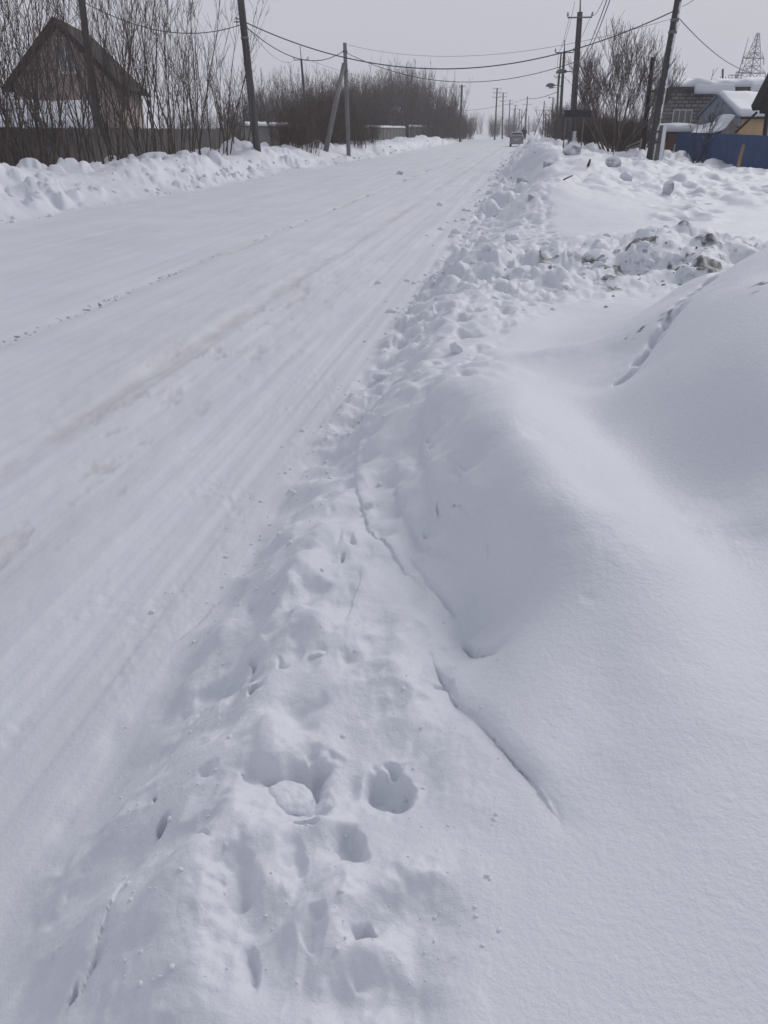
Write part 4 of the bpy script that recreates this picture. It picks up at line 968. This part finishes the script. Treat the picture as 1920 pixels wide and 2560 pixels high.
# dark timber carport at the right edge
Dc = 45; c0 = atD(1900, 276, Dc); c1 = atD(1960, 150, Dc); c2 = atD(1955, 286, Dc)
t = thing('timber_shed', (c0.x, c0.y, 0), 'black timber shed with slanted brace at the right picture edge', 'shed')
o3 = Vector((c0.x, c0.y, 0)); dp = Vector((-sy * .9, cy * .9, 0))
mb = MB(); mb.prism([c0 - o3, c1 - o3, c1 - o3 + Vector((0, 0, .3)), c0 - o3 + Vector((-.12, 0, .22))], dp); mb.build('roof', M['dark_wood'], t)
mb = MB(); mb.prism([c0 - o3, c1 - o3, c2 - o3, atD(1900, 284, Dc) - o3], Vector((-sy * .08, cy * .08, 0))); mb.build('gable', M['dark_wood'], t)
pb = atD(1917, 345, Dc); pt = atD(1918, 282, Dc); mb = MB(); mb.tube([Vector((pb.x, pb.y, 0)) - o3, pt - o3], .11, 4); mb.build('post', M['dark_wood'], t)
mb = MB(); mb.tube([atD(1838, 332, Dc) - o3, atD(1893, 280, Dc) - o3], .06, 4); mb.build('brace', M['dark_wood'], t)
# long low shed with snow left of it
Ds = 57; s0 = atD(1652, 330, Ds); t = thing('low_shed', (s0.x, s0.y, 0), 'low brown shed under a flat band of snow behind the blue fence', 'shed', None, YAW)
def ls(px, D0=Ds): return (atD(px, 330, D0) - atD(1652, 330, D0)).length
ws = ls(1752); zs = atD(1700, 331, Ds).z
mb = MB(); box_faces(mb, 0, ws, 0, 2.4, -.3, zs); mb.build('wall', M['brown_board'], t)
mb = MB(); box_faces(mb, -.1, ws + .1, -.15, 2.55, zs + .002, zs + .06); mb.build('roof', M['dark_wood'], t)
blanket('roof_snow', (-.15, -.25, zs + .06), (ws + .1, -.25, zs + .06), (-.15, 2.5, zs + .16), (ws + .1, 2.5, zs + .16), .36, t, 11, 36, 10, edge=.3, amp=.3)
# small gabled woodshed with sweeping snow
Dw = 50; p0 = atD(1812, 335, Dw); t = thing('gabled_shed', (p0.x, p0.y, 0), 'small dark gabled shed with snow sweeping down its left roof slope', 'shed', None, YAW)
def lw(px, py): q = atD(px, py, Dw); return Vector(((q.xy - p0.xy).dot(Vector((cy, sy))), 0, q.z))
A_, B_, C_ = lw(1833, 291), lw(1800, 336), lw(1842, 336)
mb = MB(); mb.prism([A_, B_, Vector((B_.x, 0, 0)), Vector((C_.x, 0, 0)), C_], (0, 2.2, 0)); mb.build('wall', M['fence_brown'], t)
D_ = lw(1752, 334); E_ = lw(1790, 326)
mb = MB()
for (a, b_, t0, t1_) in ((A_ + Vector((.02, 0, .05)), lw(1815, 318), .14, .2), (lw(1815, 318), E_, .2, .2), (E_, D_, .2, .1)):
    pass
path = [A_ + Vector((.05, 0, .03)), lw(1822, 306), lw(1812, 322), lw(1795, 328), lw(1775, 331), D_]
vs = []; fs = []; ny = 8; th = (.10, .22, .26, .24, .2, .04)
from mathutils import noise as nnz
for j in range(ny + 1):
    for i, p in enumerate(path):
        e = min(1, min(j, ny - j) / 2); vs.append((p.x, -.15 + 2.5 * j / ny, p.z + th[i] * (.25 + .75 * e)))
n0 = len(path)
for j in range(ny):
    for i in range(n0 - 1): fs.append((j * n0 + i, j * n0 + i + 1, (j + 1) * n0 + i + 1, (j + 1) * n0 + i))
mb.add(vs, fs); lo = [(path[i].x, -.15 + 2.5 * j / ny, path[i].z - .1) for j in (0, ny) for i in range(n0)]
o_ = len(mb.v); mb.v += lo
for i in range(n0 - 1): mb.f.append((i, i + 1, o_ + i + 1, o_ + i)); mb.f.append((ny * n0 + i + 1, ny * n0 + i, o_ + n0 + i, o_ + n0 + i + 1)); mb.f.append((o_ + i, o_ + i + 1, o_ + n0 + i + 1, o_ + n0 + i))
o = mb.build('roof_snow', M['snow'], t, True); sm = o.modifiers.new('s', 'SUBSURF'); sm.levels = 1; sm.render_levels = 2
q0 = atD(1772, 318, 51.5); tag(chk := MB().build('snow_heap', M['snow']) if False else (lambda: None)() or t, None)
bmh = chunk_bm(1, 77, (1.15, .7, .38), .2, 4); me = bpy.data.meshes.new('snow_heap'); bmh.to_mesh(me); bmh.free(); me.materials.append(M['snow']); me.polygons.foreach_set('use_smooth', [True] * len(me.polygons))
o = bpy.data.objects.new('snow_heap', me); COL.objects.link(o); q0 = atD(1778, 322, 52); o.location = q0; o.rotation_euler = (0, 0, YAW); tag(o, 'rounded heap of snow on stacked things between the low shed and the gabled shed', 'snow heap')
mbh = MB(); mbh.box((q0.x, q0.y + .1, q0.z / 2 - .15), (1.7, .8, q0.z)); tag(mbh.build('stacked_boards', M['dark_wood']), 'dark stacked boards under the snow heap behind the blue fence', 'boards')
# little snowy fruit tree
b = base_on(1744, 47)
tree('fruit_tree', 'small dark fruit tree with snowy twigs behind the long blue fence', b, seed=91, n=6, hgt=3.3, spread=1, r0=.06, twigs=9, base_r=.12, lean=.5, tw_len=.4, tw_r=.014, seg=5, sub=3, start=.35, trunk='bark', crown='bark_snow') if M.setdefault('bark_snow', mat('snowy_bark', (.05, .045, .045), .9, .3, 3, snow=.75)) else None
b = base_on(1785, 58)
tree('fruit_tree', 'slender bare tree growing against the block house wall', b, seed=92, n=5, hgt=4.3, spread=1, r0=.05, twigs=10, base_r=.1, lean=.3, tw_len=.4, tw_r=.013, seg=5, sub=3, start=.3)

# platform with mast behind the roof
Dp = 140; pp = atD(1830, 205, Dp); t = thing('lookout_platform', (pp.x, pp.y, 0), 'small railed platform with a leaning mast beyond the block house roof', 'platform', None, YAW)
s_ = Dp / F * 1.06
mb = MB(); mb.box((0, 0, pp.z), (24 * s_, 2, .3)); mb.build('deck', M['steel_dark'], t)
mb = MB()
for x in (-12, -6, 0, 6, 12): mb.bar((x * s_, -.9, pp.z), (x * s_ * 1.15, -.9, pp.z + .9), .04)
mb.bar((-13 * s_, -.9, pp.z + .9), (14 * s_, -.9, pp.z + .9), .05); mb.bar((-13 * s_, -.9, pp.z + .5), (14 * s_, -.9, pp.z + .5), .03); mb.build('railing', M['steel_dark'], t)
mb = MB(); mb.tube([(6 * s_, 0, pp.z), (11 * s_, 0, pp.z + 1.4), (18 * s_, 0, pp.z + 6)], [.09, .07, .03], 6); mb.build('mast', M['steel_dark'], t)
mb = MB()
for x in (-8, 8): mb.bar((x * s_, 0, 0), (x * s_, 0, pp.z), .12)
mb.build('legs', M['steel_dark'], t)

# lattice pylon
Dq = 300
pyb = atD(1886, 135, Dq); t = thing('lattice_pylon', (pyb.x, pyb.y, 0), 'distant steel lattice pylon rising above the snowy roofs', 'pylon', None, YAW + .35)
s_ = Dq / F * 1.0
def zq(py): return atD(1885, py, Dq).z
levels = [(0, 3.2), (zq(207), 2.35), (zq(183), 2.0), (zq(165), 1.75), (zq(146), 1.55), (zq(132), 1.3), (zq(115), .95), (zq(98), .6), (zq(83), .32)]
mb = MB(); R0 = .12
def cor(k, z, h): sx, sy_ = ((-1, -1), (1, -1), (1, 1), (-1, 1))[k % 4]; return Vector((sx * h, sy_ * h, z))
for (za, ha), (zb, hb_) in zip(levels[:-1], levels[1:]):
    for k in range(4):
        mb.bar(cor(k, za, ha), cor(k, zb, hb_), R0); mb.bar(cor(k, zb, hb_), cor(k + 1, zb, hb_), .07)
        nseg = 3 if za == 0 else 1
        for i in range(nseg):
            u0, u1 = i / nseg, (i + 1) / nseg; z0_, z1_ = za + (zb - za) * u0, za + (zb - za) * u1; h0, h1 = ha + (hb_ - ha) * u0, ha + (hb_ - ha) * u1
            mb.bar(cor(k, z0_, h0), cor(k + 1, z1_, h1), .07); mb.bar(cor(k + 1, z0_, h0), cor(k, z1_, h1), .07)
mb.build('tower', M['steel_dark'], t)
for z, hw, up in ((zq(146), 4.4, 1.9), (zq(183), 6.2, 1.8)):
    for sgn in (-1, 1):
        mb = MB(); tip = Vector((sgn * hw, 0, z + .1)); hh = 1.6 if z > zq(160) else 2.0
        for yy in (-hh, hh): mb.bar((sgn * hh, yy, z), tip, .10); mb.bar((sgn * hh * .9, yy, z + up), tip, .08)
        for u in (.3, .6): mb.bar(lerp((sgn * hh, -hh, z), tip, u), lerp((sgn * hh * .9, -hh, z + up), tip, u), .06); mb.bar(lerp((sgn * hh, -hh, z), tip, u), lerp((sgn * hh, hh, z), tip, u), .06)
        c = mb.build('crossarm', M['steel_dark'], t)
        MB().tube([tip, tip + Vector((-sgn * .3 if sgn < 0 else .2, 0, -1.9))], .14, 6).build('insulator', M['steel_dark'], c)

# houses on the left
Dl = 52; g0 = atD(139, 60, Dl); t = thing('gabled_house', (g0.x, g0.y, 0), 'tall gabled house with dark steep roof and pinkish wall behind the left saplings', 'house', None, YAW + .12)
s_ = Dl / F * 1.08; zp = atD(137, 53, Dl).z; zv = atD(137, 212, Dl).z; hwid = 112 * s_
mb = MB(); mb.prism([(-hwid + .3, 0, -.2), (hwid - .3, 0, -.2), (hwid - .3, 0, zv), (0, 0, zp - .35), (-hwid + .3, 0, zv)], (0, 9, 0)); mb.build('wall', M['pinkwall'], t)
mb = MB()
for sg in (-1, 1):
    mb.prism([(0, -.5, zp - .0), (sg * (hwid + .25), -.5, zv - .35), (sg * (hwid + .25), -.5, zv - .17), (0, -.5, zp + .2)], (0, 10, 0))
mb.build('roof', M['dark_wood'], t)
for sg in (-1, 1):
    mb = MB(); mb.prism([(0, -.57, zp - .18), (sg * (hwid + .2), -.57, zv - .53), (sg * (hwid + .2), -.57, zv - .25), (0, -.57, zp + .12)], (0, .06, 0)); mb.build('barge_board', M['dark_wood'], t)
window(t, 10 * s_, atD(137, 138, Dl).z, 31 * s_, 1.75, 0, 2, 'curtained')
window(t, -2.1, atD(137, 262, Dl).z, 1.1, 1.4, 0, 2, 'curtained')
Dk = 45; k0 = atD(-70, 330, Dk); t = thing('snow_roof_shed', (k0.x, k0.y, 0), 'low dark outbuilding with broad snowy roof behind the dark board fence', 'shed', None, YAW)
def lk(px): return (atD(px, 330, Dk) - atD(-70, 330, Dk)).length
wk = lk(225); z0k = atD(100, 322, Dk).z; z1k = atD(100, 262, 48).z
mb = MB(); box_faces(mb, .2, wk - .3, 0, 3.2, -.3, z0k - .05); mb.build('wall', M['dark_wood'], t)
mb = MB(); mb.prism([(0, -.3, z0k), (wk + .6, -.3, z0k), (wk - .3, 3.3, z1k), (0, 3.3, z1k)], (0, 0, -.08)); mb.build('roof', M['dark_wood'], t)
mb = MB(); mb.prism([(wk - .4, 0, z0k - .1), (wk - .4, 3.2, z1k - .1), (wk - .4, 3.2, 0), (wk - .4, 0, 0)], (.06, 0, 0)); mb.build('side_wall', M['dark_wood'], t)
blanket('roof_snow', (0, -.4, z0k + .02), (wk + .7, -.4, z0k + .02), (0, 3.3, z1k + .02), (wk - .3, 3.3, z1k + .02), .28, t, 14, 50, 14, edge=.35, amp=.35)
# shed with snow roof inside the thicket
Dz = 152; z0 = atD(868, 318, Dz); t = thing('thicket_shed', (z0.x, z0.y, 0), 'grey shed with snowy roof showing through the left thicket', 'shed', None, YAW)
wz = (atD(1004, 318, Dz) - z0).length; ztz = atD(930, 284, Dz).z
mb = MB(); box_faces(mb, 0, wz, 0, 5, 0, ztz); mb.build('wall', M['fence_concrete'], t)
mb = MB(); box_faces(mb, wz * .72, wz * .9, -.05, .0, ztz - 2.4, ztz - .3); mb.build('door', M['white_frame'], t)
mb = MB(); box_faces(mb, -.2, wz + .2, -.3, 5.2, ztz + .002, ztz + .15); mb.build('roof', M['slate'], t)
blanket('roof_snow', (-.3, -.4, ztz + .15), (wz + .3, -.4, ztz + .15), (-.3, 5.2, ztz + .7), (wz + .3, 5.2, ztz + .7), .5, t, 15, 36, 10, edge=.5, amp=.3)
# far white building at the end of the road
Dx = 330; x_ = atD(1259, 320, Dx); t = thing('far_building', (x_.x, x_.y, 0), 'distant white building with snowy roof left of the minivan', 'building', None, YAW)
wx_ = (atD(1293, 320, Dx) - x_).length; z1_ = atD(1275, 313, Dx).z
mb = MB(); box_faces(mb, 0, wx_, 0, 6, 0, z1_); mb.build('wall', M['farwall'], t)
for i in range(4):
    mb = MB(); xx = wx_ * (.14 + .22 * i); box_faces(mb, xx, xx + wx_ * .1, -.06, 0.0, z1_ - 1.6, z1_ - .4); mb.build('window', M['glass'], t)
mb = MB(); mb.prism([(-.3, -.4, z1_), (wx_ + .3, -.4, z1_), (wx_ + .3, 3, z1_ + 1.6), (-.3, 3, z1_ + 1.6)], (0, 0, .4)); mb.prism([(-.3, 3, z1_ + 1.6), (wx_ + .3, 3, z1_ + 1.6), (wx_ + .3, 6.4, z1_), (-.3, 6.4, z1_)], (0, 0, .4)); mb.build('roof_snow', M['snow'], t)

# ------------------------------------------------------------------ minivan seen from behind
cb = at(1290, 367, 0); D_car = cb.y
t = thing('minivan', (cb.x, cb.y, hz(cb.x, cb.y) + .0), 'grey minivan driving away down the snowy road', 'minivan')
prof_ = [ # y, halfwidth, z bottom, z belt, z roof, roof halfwidth
 (0.0, .74, .42, .95, 1.02, .70), (.06, .82, .32, 1.0, 1.30, .66), (.30, .85, .28, 1.0, 1.62, .62), (1.2, .86, .26, 1.0, 1.68, .64), (2.4, .86, .26, .98, 1.66, .64), (3.0, .86, .26, .97, 1.50, .64), (3.6, .85, .26, .95, 1.02, .74), (4.2, .80, .28, .80, .84, .70), (4.45, .68, .36, .66, .70, .6)]
vs = []; fs = []; nn_ = 12
for (y, hw_, zb, zm, zr_, rw) in prof_:
    ring = [(-hw_ * .93, zb), (-hw_, zb + .18), (-hw_, zm), (-(hw_ + rw) / 2, (zm + zr_) / 2 + .02), (-rw, zr_ - .05), (-rw * .7, zr_)]
    ring += [(-a, b__) for a, b__ in reversed(ring)]
    vs += [(a, y, b__) for a, b__ in ring]
for i in range(len(prof_) - 1):
    for k in range(nn_): fs.append((i * nn_ + k, i * nn_ + (k + 1) % nn_, (i + 1) * nn_ + (k + 1) % nn_, (i + 1) * nn_ + k))
fs.append(tuple(range(nn_))); fs.append(tuple((len(prof_) - 1) * nn_ + k for k in range(nn_)))
body = MB().add(vs, fs).build('body', M['carpaint'], t, False, .03)
mb = MB(); mb.prism([(-.62, .03, 1.08), (.62, .03, 1.08), (.55, .24, 1.55), (-.55, .24, 1.55)], (0, -.03, .005)); mb.build('rear_window', M['carglass'], t)
for sg in (-1, 1):
    mb = MB(); mb.prism([(sg * .87, .5, 1.04), (sg * .87, 3.2, 1.02), (sg * .75, 2.9, 1.42), (sg * .72, .6, 1.54)], (sg * .012, 0, 0)); mb.build('side_window', M['carglass'], t)
    mb = MB(); mb.tube([(sg * .84, 3.1, 1.05), (sg * .95, 3.08, 1.1), (sg * 1.06, 3.08, 1.1)], [.04, .09, .07], 8); mb.build('mirror', M['sign'], t, True)
    mb = MB(); mb.box((sg * .72, -.0, .92), (.13, .12, .32)); mb.build('tail_light', M['taillight'], t, bevel=.02)
    for y in (.75, 3.6):
        w_ = MB().tube([(sg * .62, y, .31), (sg * .84, y, .31)], .31, 20).build('wheel', M['tyre'], t, False, .03)
        MB().tube([(sg * .80, y, .31), (sg * .855, y, .31)], .19, 14).build('rim', M['metal'], w_)
mb = MB(); mb.box((0, -.05, .45), (1.6, .16, .24)); mb.build('rear_bumper', M['carpaint'], t, bevel=.05)
mb = MB(); mb.box((0, -.03, .78), (.52, .03, .12)); mb.build('number_plate', M['plate'], t)
mb = MB(); mb.tube([(0, -.01, 1.1), (.42, .02, 1.16)], .015, 5); mb.build('wiper', M['sign'], t)

# ------------------------------------------------------------------ two pedestrians far off on the right verge
def person(loc, label, coat, seed, rz):
    t = thing('person', loc, label, 'person', None, rz)
    def skin(name, V, E_, Rr, m, par):
        me = bpy.data.meshes.new(name); me.from_pydata(V, E_, []); o = bpy.data.objects.new(name, me); COL.objects.link(o); o.parent = par
        md = o.modifiers.new('skin', 'SKIN'); md.use_smooth_shade = True
        for i, r_ in enumerate(Rr): me.skin_vertices[0].data[i].radius = r_
        me.skin_vertices[0].data[0].use_root = True
        s2 = o.modifiers.new('sub', 'SUBSURF'); s2.levels = 1; s2.render_levels = 2; me.materials.append(m); return o
    V = [(0, 0, .95), (0, .01, 1.2), (0, .01, 1.42), (0, 0, 1.52), (0, -.01, 1.62), (0, -.01, 1.73),
         (-.1, .02, .88), (-.11, -.12, .5), (-.11, -.08, .09), (-.11, -.2, .04), (.1, -.02, .88), (.11, .10, .5), (.11, .2, .1), (.11, .08, .05),
         (-.19, 0, 1.4), (-.25, .08, 1.14), (-.25, -.03, .92), (-.25, -.08, .82), (.19, 0, 1.4), (.25, -.08, 1.14), (.25, -.16, .94), (.25, -.2, .84)]
    E_ = [(0, 1), (1, 2), (2, 3), (3, 4), (4, 5), (0, 6), (6, 7), (7, 8), (8, 9), (0, 10), (10, 11), (11, 12), (12, 13), (2, 14), (14, 15), (15, 16), (16, 17), (2, 18), (18, 19), (19, 20), (20, 21)]
    R_ = [(.15, .11), (.14, .10), (.15, .10), (.055, .055), (.085, .10), (.075, .085), (.09, .09), (.065, .065), (.05, .05), (.045, .04), (.09, .09), (.065, .065), (.05, .05), (.045, .04), (.07, .07), (.05, .05), (.04, .04), (.045, .03), (.07, .07), (.05, .05), (.04, .04), (.045, .03)]
    skin('body', V, E_, R_, M['trousers'], t)
    Vc = [(0, 0, 1.0), (0, .01, 1.2), (0, .01, 1.42), (0, 0, .78), (-.19, 0, 1.41), (-.25, .08, 1.14), (-.25, -.03, .93), (.19, 0, 1.41), (.25, -.08, 1.14), (.25, -.16, .95)]
    skin('coat', Vc, [(0, 1), (1, 2), (0, 3), (2, 4), (4, 5), (5, 6), (2, 7), (7, 8), (8, 9)], [(.19, .15), (.18, .14), (.18, .13), (.2, .16), (.09, .09), (.07, .07), (.06, .06), (.09, .09), (.07, .07), (.06, .06)], coat, t)
    MB().tube([(0, -.01, 1.64), (0, 0, 1.7), (0, 0, 1.78), (0, 0, 1.82)], [.105, .11, .09, .02], 12).build('hat', coat, t, True)
    MB().tube([(0, -.09, 1.63), (0, -.115, 1.62), (0, -.09, 1.6)], [.05, .03, .04], 8).build('face', M['skin'], t, True)
    return t
for px, lab, cm, rz in ((1308.5, 'left person of a pair in black winter clothes walking by the minivan', 'coat_dark', 0), (1313.5, 'right person of a pair in dark grey winter clothes walking by the minivan', 'coat_grey', .2)):
    p = atD(px, 330, 140); person((p.x, p.y, hz(p.x, p.y) - .03), lab, M[cm], 1, rz)

# ------------------------------------------------------------------ frosty air
hz_mb = MB(); hz_mb.box((0, 0, 29), (1420, 1420, 64)); hzo = hz_mb.build('haze', M['snow']); hzo['kind'] = 'stuff'; hzo['label'] = 'pale frosty haze in the air'; hzo['category'] = 'haze'
hm = bpy.data.materials.new('haze_air'); hm.use_nodes = True; hn = hm.node_tree; hn.nodes.clear()
ho = hn.nodes.new('ShaderNodeOutputMaterial'); hv = hn.nodes.new('ShaderNodeVolumePrincipled'); hv.inputs['Color'].default_value = (.93, .93, .96, 1); hv.inputs['Density'].default_value = .0009
hn.links.new(hv.outputs[0], ho.inputs['Volume']); hzo.data.materials.clear(); hzo.data.materials.append(hm)
SC.cycles.volume_bounces = 1
print('objects', len(bpy.data.objects))
